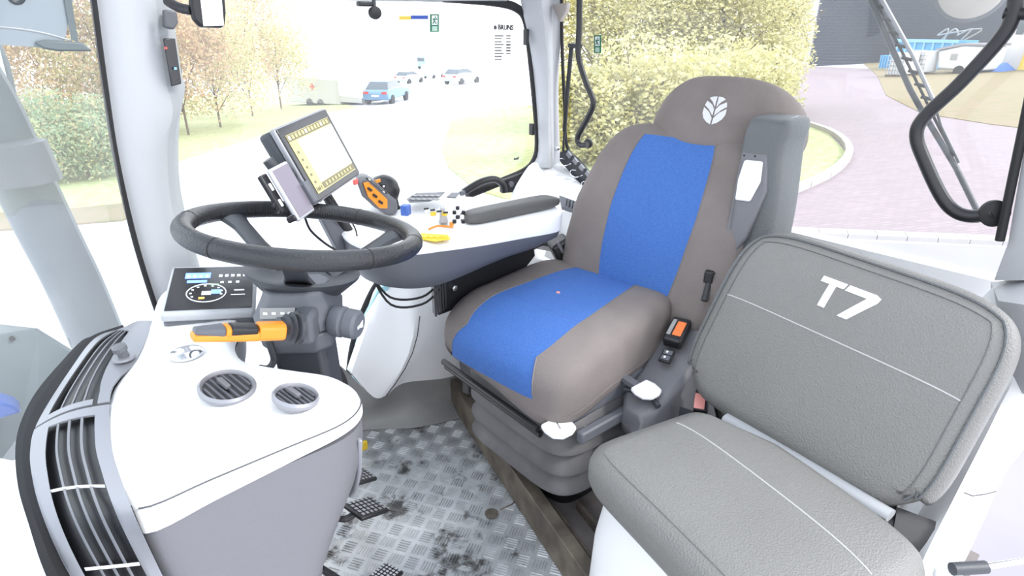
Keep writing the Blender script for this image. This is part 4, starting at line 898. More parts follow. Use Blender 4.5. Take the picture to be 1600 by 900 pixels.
# local z must look forward (-X)
if back.M.col[2].x > 0: back = Pad(BL, -sx, bu, (.262, bl+.02, .060), .40, .45, bdef, (40, 40, 8))
def bwarp(x, y, z):
    w = .50+.06*y; ax_ = abs(x); r = ax_/.5*w if ax_ < .5 else w+(ax_-.5)/.5*(1-w); return sgn(x)*r
bsel = lambda n, c: n in ('top',) and abs(c[0]) < .5
BK = back.build(lambda n, c: not bsel(n, c), bwarp).obj('backrest', 'seat_fabric', DS, smooth=True, ang=180, label='grey fabric backrest with side bolsters')
back.build(bsel, bwarp).obj('backrest_panel', 'blue_fabric', BK, smooth=True, ang=180, label='blue ribbed centre panel of the backrest')
for s in (-.5, .5): back.line([(s, -1, 1), (s, 1, 1)], .0016, 0, 30, bwarp).obj('piping', 'seat_fabric', BK, smooth=True)
# headrest section
H0 = V((1.452, .925, .905)); H1 = V((1.515, .895, 1.070)); hu = (H1-H0).normalized(); HL = (H0+H1)/2
def hdef(a, b, c, q):
    q.x *= 1-.26*max(0, (b+.25)/1.25)**1.6
    q.z -= .05*a*a
    return q
head = Pad(HL, sx, hu, (.208, (H1-H0).length/2+.01, .062), .50, .45, hdef, (30, 20, 8))
if head.M.col[2].x > 0: head = Pad(HL, -sx, hu, (.208, (H1-H0).length/2+.01, .062), .50, .45, hdef, (30, 20, 8))
HDR = head.build(lambda n, c: True).obj('headrest', 'seat_fabric', DS, smooth=True, ang=180)
# leaf emblem : six blades with gaps, lying on the headrest front
hs = 1 if head.M.col[0].y < 0 else -1
hc = (0.04*hs, .02)
def lp(x, y, o=.0012):     # x right in the photo, metres
    return head.P((hs*(x*1.4/.208)+hc[0], y/.095+hc[1], 1), o)
def blade(pts):
    m = MB(); t_ = [lp(x, y, .0022) for x, y in pts]; b_ = [lp(x, y, -.001) for x, y in pts]; n = len(pts)
    m.add(b_+t_, [tuple(range(n, 2*n))]+[(i, (i+1) % n, (i+1) % n+n, i+n) for i in range(n)]); return m
for s in (-1, 1):
    for pts in ([(.0015, -.034), (.0015, -.018), (.010, -.004), (.0225, .006), (.0225, -.008), (.018, -.020), (.010, -.029)],
                [(.0015, -.013), (.0015, .003), (.008, .014), (.020, .022), (.0222, .011), (.012, .002)],
                [(.0015, .008), (.0015, .034), (.010, .033), (.017, .029), (.008, .020)]):
        blade([(s*x, y) for x, y in pts]).obj('emblem_leaf', 'silver_logo', HDR)
# seat base: pan, rails, suspension bellows
MB().rings([[(x, y, z) for x, y in ((.84, .80), (1.28, .80), (1.28, 1.26), (.84, 1.26))] for z in (.36, .42)]).obj('seat_pan', 'mid_grey_plastic', DS, bevel=.015)
MB().sheet([[at(748, 548, 'z', .40), at(772, 566, 'z', .40), at(800, 606, 'z', .39)], [at(744, 522, 'z', .44), at(776, 540, 'z', .44), at(808, 590, 'z', .43)]], (.02, 0, 0)).obj('pan_liner', 'white_plastic', DS)
for z_, dx_ in ((.345, 0), (.325, .01)):
    MB().tube([(.80+dx_, .86, z_), (.80+dx_, 1.25, z_+.01)], .008, 8).obj('slide_rail', 'black_plastic', DS, smooth=True)
def bel(z, k): 
    pts = []
    for a in range(48):
        t = a/48*2*math.pi; c_, s_ = math.cos(t), math.sin(t); e = .35
        pts.append(V((1.04+k*.215*sgn(c_)*abs(c_)**e, .995+k*.20*sgn(s_)*abs(s_)**e, z)))
    return pts
zz = [.368, .308, .248, .190]
for i, z_ in enumerate(zz):
    MB().rings([bel(z_+.030, .86), bel(z_+.016, .93), bel(z_-.006, .985), bel(z_-.024, 1.04), bel(z_-.032, 1.04), bel(z_-.036, .98), bel(z_-.034, .86)], cap=True).obj('bellows_fold', 'bellows', DS, smooth=True, ang=60)
MB().rings([bel(.055, .70), bel(.10, .70), bel(.165, .72)]).obj('bellows_foot', 'black_plastic', DS, smooth=True)
# adjuster paddles
def paddle(px, py, z, lab, m='white_plastic', s=1.0, yaw_=0, mark=False):
    c = at(px, py, 'z', z); R = rotz(yaw_)@Matrix.Rotation(.12, 3, 'X')
    pts = []
    for x, y in ((-.030, .025), (.030, .025), (.036, .0), (.030, -.026), (.010, -.034), (-.016, -.033), (-.034, -.018), (-.036, .005)): pts.append(c+R@V((x*s, y*s, 0)))
    PDL = MB().prism(pts, R@V((0, 0, -.012))).obj('adjuster_paddle', m, DS, bevel=.005, seg=3, label=lab)
    MB().box(c+R@V((0, .05*s, -.012)), (.022*s, .06*s, .012), R).obj('paddle_arm', 'mid_grey_plastic', PDL)
    if mark: MB().tube([c+R@V((-.006, -.012, .0004)), c+R@V((0, .004, .0004)), c+R@V((.012, .010, .0004))], .0012, 5).tube([c+R@V((0, .004, .0004)), c+R@V((.002, .014, .0004))], .0012, 5).obj('paddle_icon', 'mid_grey_plastic', PDL)
paddle(873, 664, .375, 'pale grey adjuster paddle at the front corner', s=1.05, mark=True)
paddle(920, 658, .350, 'smaller rose grey adjuster paddle behind the front one', 'pillar_plastic', .75)
paddle(1010, 606, .43, 'pale grey adjuster paddle nearest the buckle', s=.95)
paddle(990, 622, .375, 'small grey adjuster lever under the rear paddle', 'pillar_plastic', .6)
MB().box((1.03, .775, .345), (.36, .022, .03)).obj('side_rail', 'mid_grey_plastic', DS, bevel=.005)
# belt tower at the left shoulder
TW = DS
def tw(x, y, z): return V((x, y, z))
rows = []
tower = [((1.33, .66), .055, .050, .42), ((1.365, .690), .058, .052, .60), ((1.405, .712), .062, .056, .80), ((1.43, .728), .064, .052, .94), ((1.44, .728), .064, .052, .985), ((1.445, .728), .058, .046, 1.008), ((1.447, .728), .03, .03, 1.014)]
mm = []
for (x, y), a, b, z in tower:
    mm.append([V((x+a*sgn(math.cos(t))*abs(math.cos(t))**.3, y+b*sgn(math.sin(t))*abs(math.sin(t))**.3, z)) for t in [i/32*2*math.pi for i in range(32)]])
cols = [spline([r[k] for r in mm], 6) for k in range(32)]
MB().rings([[cols[k][i] for k in range(32)] for i in range(len(cols[0]))]).obj('belt_tower', 'leather_dark', TW, smooth=True, ang=70, label='dark green grey leather belt tower at the shoulder')
# its plastic front with a pale belt guide
def fr(px, py, x): return at(px, py, 'x', x)
TCV = MB().prism([fr(1158, 236, 1.365), fr(1200, 240, 1.365), fr(1197, 300, 1.345), fr(1165, 372, 1.315), fr(1135, 410, 1.30), fr(1118, 412, 1.30), fr(1140, 330, 1.325)], (.02, 0, 0)).obj('tower_cover', 'grey_plastic', TW, bevel=.006, seg=3)
MB().prism([fr(1162, 250, 1.352), fr(1190, 253, 1.352), fr(1186, 285, 1.340), fr(1170, 316, 1.332), fr(1147, 313, 1.332), fr(1152, 280, 1.342)], (.012, 0, 0)).obj('belt_guide', 'white_plastic', TCV, bevel=.005, seg=3)
for x, y in ((1163, 243), (1180, 244), (1148, 322), (1163, 326)): MB().lathe(fr(x, y, 1.348), (-1, 0, 0), [(.0025, 0), (.0025, .001)], 8).obj('screw', 'black_plastic', TCV)
tp_ = [V((1.372, .668+.01*k*0, .945)) for k in range(1)]
MB().tube([(1.372, .690, .92), (1.380, .690, .985), (1.395, .694, 1.008), (1.46, .694, 1.014)], .0012, 6, sm=4).obj('tower_stitching', 'stitch', TW)
MB().tube([fr(1116, 425, 1.28), fr(1108, 440, 1.27), fr(1100, 470, 1.24)], .008, 8).obj('belt_anchor', 'black_plastic', TW, smooth=True)
MB().box(fr(1108, 432, 1.27), (.02, .022, .03), rotz(20)).obj('belt_anchor', 'black_plastic', TW, bevel=.003)

# console beside the seat with buckle and switches
CS = thing('seat_console', (1.15, .74, 0), 'sloping grey console between the two seats with a switch and an orange belt buckle', 'console')
def cring(x, y0, y1, zt, zb): return [(x, y1, zb), (x, y1, zt-.01), (x, y1-.01, zt), (x, y0+.012, zt), (x, y0, zt-.014), (x-.02, y0-.005, zb)]
MB().rings([cring(.985, .705, .765, .375, .33), cring(1.02, .69, .79, .395, .28), cring(1.10, .69, .805, .425, .24), cring(1.20, .70, .83, .47, .22), cring(1.30, .70, .84, .55, .2), cring(1.42, .70, .85, .70, .2)]).obj('console_body', 'grey_plastic', CS, smooth=True, ang=50, bevel=.004)
c = at(1058, 520, 'z', .50); R = frame((.80, .25, .30), (-.25, .9, 0))
BHS = MB().box(c, (.085, .046, .03), R).obj('buckle_housing', 'black_plastic', CS, bevel=.006, seg=3)
MB().box(c+R@V((.0, -.006, .016)), (.050, .022, .004), R).obj('buckle_button', 'buckle_orange', BHS, bevel=.002)
MB().box(c+R@V((.002, .014, .015)), (.056, .010, .004), R).obj('buckle_slot', 'label_grey', BHS, bevel=.001)
c = at(1042, 557, 'z', .462)
SWF = MB().box(c, (.040, .030, .008), R).obj('switch_frame', 'black_plastic', CS, bevel=.002)
for s in (-1, 1):
    MB().box(c+R@V((.009*s, 0, .005)), (.014, .022, .004), R).obj('switch_rocker', 'mid_grey_plastic', SWF, bevel=.001)
    MB().box(c+R@V((.009*s, .002, .0074)), (.006, .005, .0005), R).obj('switch_icon', 'white_mark', SWF)
MB().tube([(1.02, .69, .40), (1.035, .735, .408), (1.02, .79, .40)], .007, 8, sm=5).obj('console_strap', 'dark_plastic', CS, smooth=True)
# red buckle of the second seat
c = at(1096, 629, 'z', .40); R2_ = frame((.75, .45, .30), (-.4, .8, 0))
t = thing('belt_buckle', c-V((0, 0, .12)), 'pale red belt buckle standing in the gap beside the second seat', 'buckle')
MB().box(c, (.062, .032, .022), R2_).obj('housing', 'black_plastic', t, bevel=.004)
MB().box(c+R2_@V((-.006, .004, .011)), (.044, .024, .005), R2_).obj('button', 'pale_red', t, bevel=.002)
MB().tube([c+R2_@V((.03, 0, 0)), c+V((.04, -.03, -.04)), c+V((.05, -.03, -.3))], .010, 8, sm=4).obj('stalk', 'black_plastic', t, smooth=True)

# ================================================================ plinth under the driver seat
PL = thing('seat_plinth', (1.0, 1.0, 0), 'dirty brown metal plinth frame under the driver seat', 'plinth')
a0 = at(716, 606, 'z', .10); a1 = at(716, 640, 'z', .04); e0 = at(925, 868, 'z', .10)
p0 = V((.985, 1.50, .10)); p1 = V((.745, .62, .10))
d = (p1-p0).normalized(); w = V((d.y, -d.x, 0))
if w.x < 0: w = -w
def rail(o0, o1, z0, z1, name, m, lo=0, hi=1):
    A_ = p0.lerp(p1, lo); B_ = p0.lerp(p1, hi)
    MB().prism([A_+w*o0+V((0, 0, z1-.1)), B_+w*o0+V((0, 0, z1-.1)), B_+w*o1+V((0, 0, z1-.1)), A_+w*o1+V((0, 0, z1-.1))], (0, 0, z0-z1)).obj(name, m, PL, bevel=.002)
rail(0, .006, .0, .10, 'front_plate', 'dirty_metal', 0, 1.25)
rail(.0, .035, .096, .102, 'top_flange', 'dirty_metal', 0, 1.25)
rail(.035, .55, .04, .055, 'base_plate', 'dirt_floor', 0, 1.1)
rail(.045, .052, .05, .085, 'cable_tray', 'dirty_metal', .72, 1.15)
rail(.11, .118, .05, .085, 'cable_tray', 'dirty_metal', .72, 1.15)
c = p0.lerp(p1, .93)+w*.085+V((0, 0, -.02)); MB().lathe(c, (0, 0, 1), [(.008, 0), (.008, .008), (.004, .009)], 6).obj('bolt', 'steel', PL)
c = p0.lerp(p1, .80)+w*.15+V((0, 0, -.04)); MB().lathe(c, (0, 0, 1), [(.010, 0), (.010, .006)], 6).obj('bolt', 'dirty_metal', PL)
MB().box(p0.lerp(p1, .95)+w*.20+V((0, 0, -.02)), (.12, .16, .07), rotz(10)).obj('cover_box', 'dark_plastic', PL, bevel=.01)
MB().box(at(735, 590, 'z', .16), (.05, .03, .10), rotz(10)).obj('corner_bracket', 'bellows', PL, bevel=.004)
MB().prism([at(722, 600, 'z', .2), at(716, 560, 'z', .24), at(738, 535, 'z', .30), at(748, 560, 'z', .26), at(748, 596, 'z', .2)], (.03, .02, 0)).obj('corner_bracket', 'dark_plastic', PL, bevel=.004)

# ================================================================ second seat
BS = thing('instructor_seat', (.95, .40, 0), 'dark grey leather fold down second seat lettered T7 in front of the rear window', 'seat')
ca = math.radians(10)
cx = V((-math.sin(ca)*1, -math.cos(ca), 0)); cy = V((math.cos(ca), -math.sin(ca), 0))
cx = V((-.22, -.975, 0)).normalized(); cy = V((.975, -.22, 0)).normalized()
def sdef(a, b, c, q):
    if b > .55 and a < -.3: q.y -= .03*(b-.55)/.45*min(1, (-a-.3)/.4)
    q.z += .008*(1-a*a) + (-.012*max(0, -b-.7)/.3)
    return q
BC = V((.828, .378, .425))
bcush = Pad(BC, cx, cy, (.245, .178, .045), .30, .42, sdef, (40, 34, 6))
BCO = bcush.build(lambda n, c: True).obj('cushion', 'leather', BS, smooth=True, ang=180, label='grey leather cushion')
for yy in (.28,): bcush.line([(-.985, yy, 1), (.985, yy, 1)], .0014, .0002).obj('seam_stitching', 'stitch', BCO)
bcush.line([(-.99, -.93, 1), (.99, -.93, 1)], .0016, .0004).obj('edge_piping', 'leather', BCO, smooth=True)
K0 = V((1.070, .403, .418)); K1 = V((1.245, .418, .790)); ku = (K1-K0).normalized(); KL = (K0+K1)/2; kx = V((-.11, -1, -.045)).normalized()
def kdef(a, b, c, q):
    if b > 0: q.z -= .02*b*b
    if b > .0 and abs(a) > .5: pass
    if b < -.6 and abs(a) > .86: pass
    q.x *= 1-.012*b
    if b < -.75: q.y += .035*((abs(a)-.72)/.28 if abs(a) > .72 else 0)
    q.y -= .012*a*0
    return q
bback = Pad(KL, kx, ku, (.273, (K1-K0).length/2+.005, .036), .40, .40, kdef, (44, 34, 6))
if bback.M.col[2].x > 0: bback = Pad(KL, -kx, ku, (.273, (K1-K0).length/2+.005, .036), .40, .40, kdef, (44, 34, 6))
BBO = bback.build(lambda n, c: True).obj('backrest', 'leather', BS, smooth=True, ang=180, label='grey leather backrest')
ks = 1 if bback.M.col[0].y < 0 else -1
bback.line([(-.985, .17, 1), (.985, .17, 1)], .0014, .0002).obj('seam_stitching', 'stitch', BBO)
edge = [(-1, -1, .8), (-1, 1, .8), (1, 1, .8), (1, -1, .8)]
bback.line(edge, .0028, .0, 40).obj('edge_piping', 'leather_dark', BBO, smooth=True)
edge = [(-.993, -.90, 1), (-.993, .993, 1), (.993, .993, 1), (.993, -.90, 1)]
bback.line(edge, .0009, .0008, 40).obj('edge_stitching', 'leather_dark', BBO)
def kp(x, y, o=.0012): return bback.P((ks*(x*.93-.01), y-.05, 1), o)
def kpoly(pts, name='letter'):
    dense = []
    for i in range(len(pts)):
        a, b = pts[i], pts[(i+1) % len(pts)]
        for k in range(4): dense.append((a[0]+(b[0]-a[0])*k/4, a[1]+(b[1]-a[1])*k/4))
    n = len(dense); top_ = [kp(x, y, .0016) for x, y in dense]; bot_ = [kp(x, y, -.001) for x, y in dense]
    MB().add(bot_+top_, [tuple(range(n, 2*n))]+[(i, (i+1) % n, (i+1) % n+n, i+n) for i in range(n)]).obj(name, 'white_mark', BBO)
# letters T and 7, x to the right, y up, in backrest units
kpoly([(-.245, .76), (-.045, .76), (-.055, .695), (-.245, .695)][::1], 'letter_bar')
kpoly([(-.170, .697), (-.115, .697), (-.115, .46), (-.170, .46)], 'letter_stem')
kpoly([(-.025, .76), (.185, .76), (.225, .735), (.215, .68), (.075, .44), (.0, .44), (.135, .69), (-.04, .69)], 'numeral_seven')
# frame bar, hinge and belt reel
MB().tube([at(1135, 652, 'z', .43), at(1262, 728, 'z', .435), at(1392, 806, 'z', .435)], .016, 10, flat=.6).obj('frame_bar', 'pillar_trim', BS, smooth=True)
MB().prism([(1.06, .66, .40), (1.03, .17, .40), (1.09, .17, .36), (1.12, .66, .36)], (0, 0, -.03)).obj('rear_tray', 'dark_plastic', BS)
MB().prism([(1.085, .25, .47), (1.045, .235, .35), (1.065, .215, .35), (1.105, .225, .47)], (.0, -.012, 0)).obj('hinge_arm', 'black_plastic', BS, bevel=.003)
MB().lathe(at(1386, 806, 'z', .385), (-1, .1, .2), [(.007, 0), (.007, .006)], 14).obj('hinge_bolt', 'chrome', BS, smooth=True)
# shell under the cushion
def shell(z, o): return [V((x, y, z)) for x, y in spline2]
sh = []
for z, g in ((.40, 0), (.36, .0), (.25, .015), (.12, .02), (0, .02)):
    r_ = []
    for a in range(40):
        t_ = a/40*2*math.pi; X_ = sgn(math.cos(t_))*abs(math.cos(t_))**.35; Y_ = sgn(math.sin(t_))*abs(math.sin(t_))**.35
        r_.append(V((BC.x, BC.y, z))+cx*(.225+g)*X_+cy*((.155+g)*Y_+.01))
    sh.append(r_)
MB().rings(sh).obj('base_shell', 'white_plastic', BS, smooth=True, ang=60)
BR = thing('belt_reel', at(1420, 850, 'z', .36)-V((0, 0, .1)), 'black belt reel with wound webbing at the corner of the second seat', 'belt reel')
rc = at(1430, 836, 'z', .405); Rr = frame((.30, -.95, -.05), (.9, .3, .3))
MB().box(rc+V((0, 0, -.012)), (.095, .085, .03), Rr).obj('reel_bracket', 'mid_grey_plastic', BR, bevel=.006)
MB().lathe(rc+Rr@V((-.043, .0, -.012)), Rr@V((1, 0, 0)), [(.028, 0), (.028, .086)], 28).obj('wound_webbing', 'black_plastic', BR, smooth=True)
MB().lathe(rc+Rr@V((-.050, .0, -.012)), Rr@V((1, 0, 0)), [(.034, 0), (.034, .006)], 28).obj('reel_flange', 'grey_plastic', BR, smooth=True)
mat('webbing', (.14, .135, .135), .8, bump=(500, .8, 'wave'))
MB().sheet([[rc+Rr@V((x, y, z)) for x in (-.035, .035)] for y, z in ((-.040, .012), (-.02, .020), (.01, .022), (.035, .010), (.05, -.02))], (0, 0, -.002)).obj('belt_webbing', 'webbing', BR, smooth=True)
MB().lathe(at(1402, 886, 'z', .385), (0, 0, 1), [(.045, -.05), (.045, -.01), (.038, .005), (.015, .012)], 30).obj('reel_dome', 'dark_plastic', BR, smooth=True)
MB().lathe(at(1442, 882, 'z', .39), (-.3, -.5, .6), [(.012, -.03), (.012, .004), (.006, .010)], 18).obj('reel_plug', 'mid_grey_plastic', BR, smooth=True)
# door gas strut, bottom right
t = thing('gas_strut', at(1500, 888, 'z', .42), 'chrome gas strut with black end at the lower right corner', 'strut')
s0 = at(1488, 889, 'z', .46); s1 = at(1540, 886, 'z', .46); s2 = at(1700, 860, 'z', .46)
MB().tube([s0, s1], .0095, 14).obj('end_cap', 'dark_plastic', t, smooth=True)
MB().tube([s1, s2], .005, 12).obj('rod', 'chrome', t, smooth=True)
MB().lathe(at(1484, 890, 'z', .45), (0, 0, 1), [(.018, -.02), (.018, -.004), (.012, 0)], 24).obj('ball_seat', 'white_plastic', t, smooth=True)

# ================================================================ armrest console
AC = thing('armrest_console', (.95, 1.3, .68), 'white control armrest with grey underside beside the driver seat', 'armrest')
def az(x, y): return .725+.05*max(0, min(1, (y-1.17)/.35))
ao = [(1.155, 1.168), (1.0, 1.155), (.86, 1.150), (.74, 1.160), (.65, 1.195), (.60, 1.25), (.585, 1.33), (.62, 1.42), (.72, 1.47), (.86, 1.475), (1.0, 1.40), (1.13, 1.30), (1.19, 1.24)]
def aring(dz, shr=0, skew=0):
    out = []; pts = spline([(x, y, 0) for x, y in ao], 5, True)
    for p in pts:
        d_ = V((p.x-.9, p.y-1.3, 0)); l = d_.length; d_ = d_*(max(.02, l-shr)/l); x, y = .9+d_.x, 1.3+d_.y; out.append(V((x, y, az(x, y)+(dz(x) if callable(dz) else dz))))
    return out
bd = lambda x: -(.012+.034*max(0, min(1, (x-.75)/.40)))
ud = lambda x: -(.120-.040*max(0, min(1, (x-.75)/.40)))
MB().rings([aring(bd, .002), aring(-.004, 0), aring(.002, .006), aring(.003, .03), aring(.003, .10)]).obj('top_shell', 'bright_plastic', AC, smooth=True)
MB().rings([aring(lambda x: ud(x), .055), aring(lambda x: ud(x)+.012, .03), aring(lambda x: (ud(x)+bd(x))/2, .008), aring(lambda x: bd(x)-.0005, .003)]).obj('lower_shell', 'mid_grey_plastic', AC, smooth=True, ang=60)
apd = Pad(at(800, 326, 'z', .750), (1, -.04, 0), (.04, 1, 0), (.160, .032, .017), .35, .5, None, (26, 12, 4))
apd.build(lambda n, c: True).obj('armrest_pad', 'armrest_leather', AC, smooth=True, ang=180, label='dark leather arm pad')
# button field
q = [at(x, y, 'z', .785) for x, y in [(636, 312), (650, 303), (695, 301), (688, 308), (672, 315), (640, 317)]]
BFD = MB().prism(q, (0, 0, .0025)).obj('button_field', 'grey_plastic', AC)
for i in range(5):
    for j in range(2):
        c = at(648+i*9+j*-3, 306+j*5.5, 'z', .789); MB().box(c, (.011, .016, .003), rotz(20)).obj('button', 'label_grey', BFD, bevel=.001)
q = [at(x, y, 'z', .785) for x, y in [(698, 309), (706, 302), (718, 302), (712, 310)]]
MB().prism(q, (0, 0, .003)).obj('button_pair', 'grey_plastic', AC)
MB().lathe(at(722, 305, 'z', .78), (0, 0, 1), [(.007, 0), (.007, .010), (.005, .012)], 16).obj('round_knob', 'grey_plastic', AC, smooth=True)
# finger levers, yellow and black chequered knobs
for k in range(4):
    c = at(668+k*9, 330+((k % 2)*4), 'z', .775); MB().box(c, (.014, .012, .010), rotz(30)).obj('lever_knob', 'yellow_plastic' if k % 2 else 'white_plastic', AC, bevel=.003)
for k in range(4): MB().box(at(666+k*10, 326+k*2, 'z', .786), (.012, .005, .004), rotz(-20)).obj('lever_mark', 'black_plastic', AC)
MB().rings([[at(x, y, 'z', z_) for x, y in r_] for z_, r_ in ((.745, [(686, 350), (700, 350), (700, 343), (688, 343)]), (.79, [(688, 325), (694, 325), (694, 321), (688, 321)]))]).obj('hand_lever', 'pillar_plastic', AC, bevel=.003)
for i in range(3):
    for j in range(4):
        c = at(708+i*7+(j % 2)*2, 325+j*7, 'z', .765); MB().box(c, (.009, .009, .010), rotz(40)).obj('mini_switch', 'black_plastic' if (i+j) % 2 else 'white_mark', AC, bevel=.002)
MB().lathe(at(706, 352, 'z', .745), (0, 0, 1), [(.006, 0), (.006, .008)], 12).obj('orange_knob', 'orange_plastic', AC, smooth=True)
MB().tube([at(x, y, 'z', .742) for x, y in [(670, 358), (685, 353), (708, 355)]], .0025, 6, sm=5).obj('orange_arc', 'orange_plastic', AC)
q = [at(x, y, 'z', .737) for x, y in [(658, 365), (700, 368), (704, 374), (680, 378), (658, 374)]]
YPD = MB().prism(q, (0, 0, .002)).obj('yellow_pad', 'yellow_plastic', AC)
for k in range(4): MB().box(at(664+k*10, 370.5, 'z', .740), (.011, .012, .003), rotz(20)).obj('pad_button', 'yellow_plastic', YPD, bevel=.001)
MB().box(at(634, 328, 'z', .80), (.022, .020, .026), rotz(35)).obj('blue_key', 'blue_clip', AC, bevel=.003, label='small blue block key')
# mounting bracket below
MB().prism([(.80, 1.262, .665), (1.13, 1.262, .69), (1.15, 1.262, .58), (1.05, 1.262, .50), (.80, 1.262, .49)], (0, .02, 0)).obj('bracket_plate', 'black_plastic', AC, bevel=.003)
for k in range(5): MB().box((.775+.012*k, 1.24+.006*k, .58), (.005, .03, .14), rotz(-20)).obj('bracket_rib', 'black_plastic', AC)
for k, (x, z_) in enumerate(((.86, .60), (.85, .56), (.92, .615), (1.0, .63))): MB().lathe((x, 1.262, z_), (0, -1, 0), [(.009, 0), (.009, .012), (.005, .014)], 6).obj('bolt', 'steel' if k < 2 else 'dark_plastic', AC)
for dz in (0, .02): MB().tube([(.62, 1.28, .66), (.66, 1.26, .585-dz), (.74, 1.24, .57-dz), (.80, 1.24, .60-dz)], .003, 8, sm=6).obj('bowden_cable', 'black_rubber', AC, smooth=True)
# joystick
JS = thing('joystick', at(600, 330, 'z', .76), 'black and orange multifunction joystick at the front of the armrest', 'joystick')
J = lambda x, y, d=1.42: at(x, y, 'y', d)
MB().lathe(J(612, 322), (0, 0, 1), [(.03, -.03), (.026, -.015), (.028, -.008), (.020, .0), (.016, .03)], 24).obj('gaiter', 'black_rubber', JS, smooth=True)
MB().prism([J(*p, 1.36) for p in [(556, 280), (570, 275), (584, 283), (622, 316), (622, 335), (605, 338), (585, 325), (566, 308)]], (.02, .05, 0)).obj('grip', 'grey_plastic', JS, bevel=.010, seg=3)
BFC = MB().prism([J(*p, 1.353) for p in [(568, 286), (576, 284), (606, 312), (606, 326), (594, 326), (576, 308)]], (.0, .006, 0)).obj('button_face', 'orange_plastic', JS, bevel=.002)
for a, b in ((578, 296), (586, 306), (595, 316)): MB().box(J(a, b, 1.35), (.014, .004, .006), rotz(10)@Matrix.Rotation(.7, 3, 'Y')).obj('button', 'black_plastic', BFC, bevel=.001)
for k in range(3): MB().tube([J(572+k*3, 278+k*2, 1.35), J(598+k*3, 298+k*2, 1.35)], .0025, 6).obj('grip_rib', 'white_mark' if k == 1 else 'black_plastic', JS)
MB().prism([J(*p, 1.352) for p in [(553, 282), (560, 279), (560, 288), (554, 290)]], (0, .01, 0)).obj('red_switch', 'red_plastic', JS, bevel=.002)
BHD = MB().lathe(J(600, 297, 1.41), (.2, -.5, .8), [(.001, -.044), (.021, -.039), (.036, -.024), (.042, -.004), (.038, .016), (.025, .032), (.009, .038)], 28).obj('ball_head', 'black_plastic', JS, smooth=True)
for x, y, w_ in ((590, 283, .02), (586, 290, .012)): MB().box(J(x, y, 1.376), (w_, .005, .008), rotz(25)).obj('head_button', 'orange_plastic', BHD, bevel=.001)
MB().box(J(599, 291, 1.378), (.012, .004, .012), rotz(10)).obj('head_key', 'black_plastic', BHD, bevel=.001)
MB().box(J(599, 291, 1.376), (.005, .004, .005), rotz(10)).obj('head_key_icon', 'white_mark', BHD)

# ================================================================ monitor, its post and the phone
MC = V((.515, 1.232, .963)); MX = V((.782, .618, .078)); MY = V((-.304, .269, .914)); Fm = frame(MX, MY)
MO = thing('terminal_monitor', (.60, 1.35, .70), 'black framed touch monitor showing a bright yellow white page', 'monitor')
mw, mh = .205, .158
slab('housing', MC, MX, MY, mw, mh, .030, 'dark_plastic', MO, .008, off=-.014)
slab('side_band', MC, MX, MY, mw+.002, mh+.002, .013, 'silver_plastic', MO, .005, off=-.001)
BZL = slab('bezel', MC, MX, MY, mw-.006, mh-.005, .003, 'gloss_black', MO, .003, off=.0022)
mat('page_light', (.60, .58, .45), .4, emit=.5); mat('page_yellow', (.42, .37, .17), .4, emit=.25); mat('page_dark', (.16, .14, .08), .4, emit=.1)
def mq(x0, y0, x1, y1, m, n='screen_area', o=.0028, th=.0004): MB().prism([MC+Fm@V((x, y, o)) for x, y in ((x0, y0), (x1, y0), (x1, y1), (x0, y1))], Fm@V((0, 0, th))).obj(n, m, BZL)
mq(-.086, -.064, .088, .060, 'page_yellow'); mq(-.057, -.048, .087, .044, 'page_light', o=.0033); mq(-.085, .046, .087, .059, 'page_dark', o=.0033, n='menu_bar')
mq(-.057, -.062, .087, -.049, 'page_dark', n='task_bar', o=.0033)
for k in range(13): mq(-.082+k*.0128, .049, -.075+k*.0128, .057, 'page_yellow' if k % 5 else 'page_light', 'menu_icon', .0038)
for k in range(6): mq(-.078, .02-k*.016, -.071, .025-k*.016, 'page_dark', 'side_icon', .0033)
for k in range(4): mq(-.083+k*.006, -.060, -.080+k*.006, -.052, 'page_dark', 'side_icon', .0033)
for k in range(9): mq(-.045+k*.014, -.059, -.040+k*.014, -.052, 'page_yellow', 'menu_icon', .0038)
mc0 = MC-Fm.col[2]*.03
MB().tube([mc0, mc0+V((.02, .05, -.04)), at(560, 385, 'y', 1.36), at(600, 420, 'y', 1.36)], .012, 10).obj('swivel_arm', 'black_plastic', MO, smooth=True)
MB().prism([at(x, y, 'y', 1.34) for x, y in [(498, 335), (512, 326), (573, 380), (566, 396), (530, 396)]], (.0, .03, 0)).obj('post', 'mid_grey_plastic', MO, bevel=.004)
MB().prism([at(x, y, 'y', 1.34) for x, y in [(505, 296), (525, 290), (522, 300), (500, 318)]], (.0, .03, 0)).obj('post_head', 'black_plastic', MO, bevel=.004)
MB().tube([MC+Fm@V((-.108, -.01, -.02)), MC+Fm@V((-.14, .0, -.02))], .014, 12).obj('ball_clamp', 'dark_plastic', MO, smooth=True)
MB().tube([MC+Fm@V((-.13, -.02, -.02)), MC+Fm@V((-.14, .035, -.02))], .011, 12).obj('clamp_lever', 'dark_plastic', MO, smooth=True)
PC = at(450, 290, 'y', 1.125); Fp = frame(MX, MY)
PH = thing('phone_holder', PC-V((0, 0, .08)), 'black clamp holder on the left side of the monitor', 'holder')
MB().box(PC+Fp@V((-.036, -.0, -.012)), (.020, .075, .010), Fp).obj('clamp_plate', 'black_plastic', PH, bevel=.003)
for y in (-.02, .012): MB().box(PC+Fp@V((-.037, y, -.006)), (.006, .014, .003), Fp).obj('slot', 'white_mark', PH, bevel=.001)
for y in (-.03, -.015): MB().tube([PC+Fp@V((-.046, y, -.012)), PC+Fp@V((-.056, y-.004, -.012))], .003, 6).obj('thumb_screw', 'black_plastic', PH)
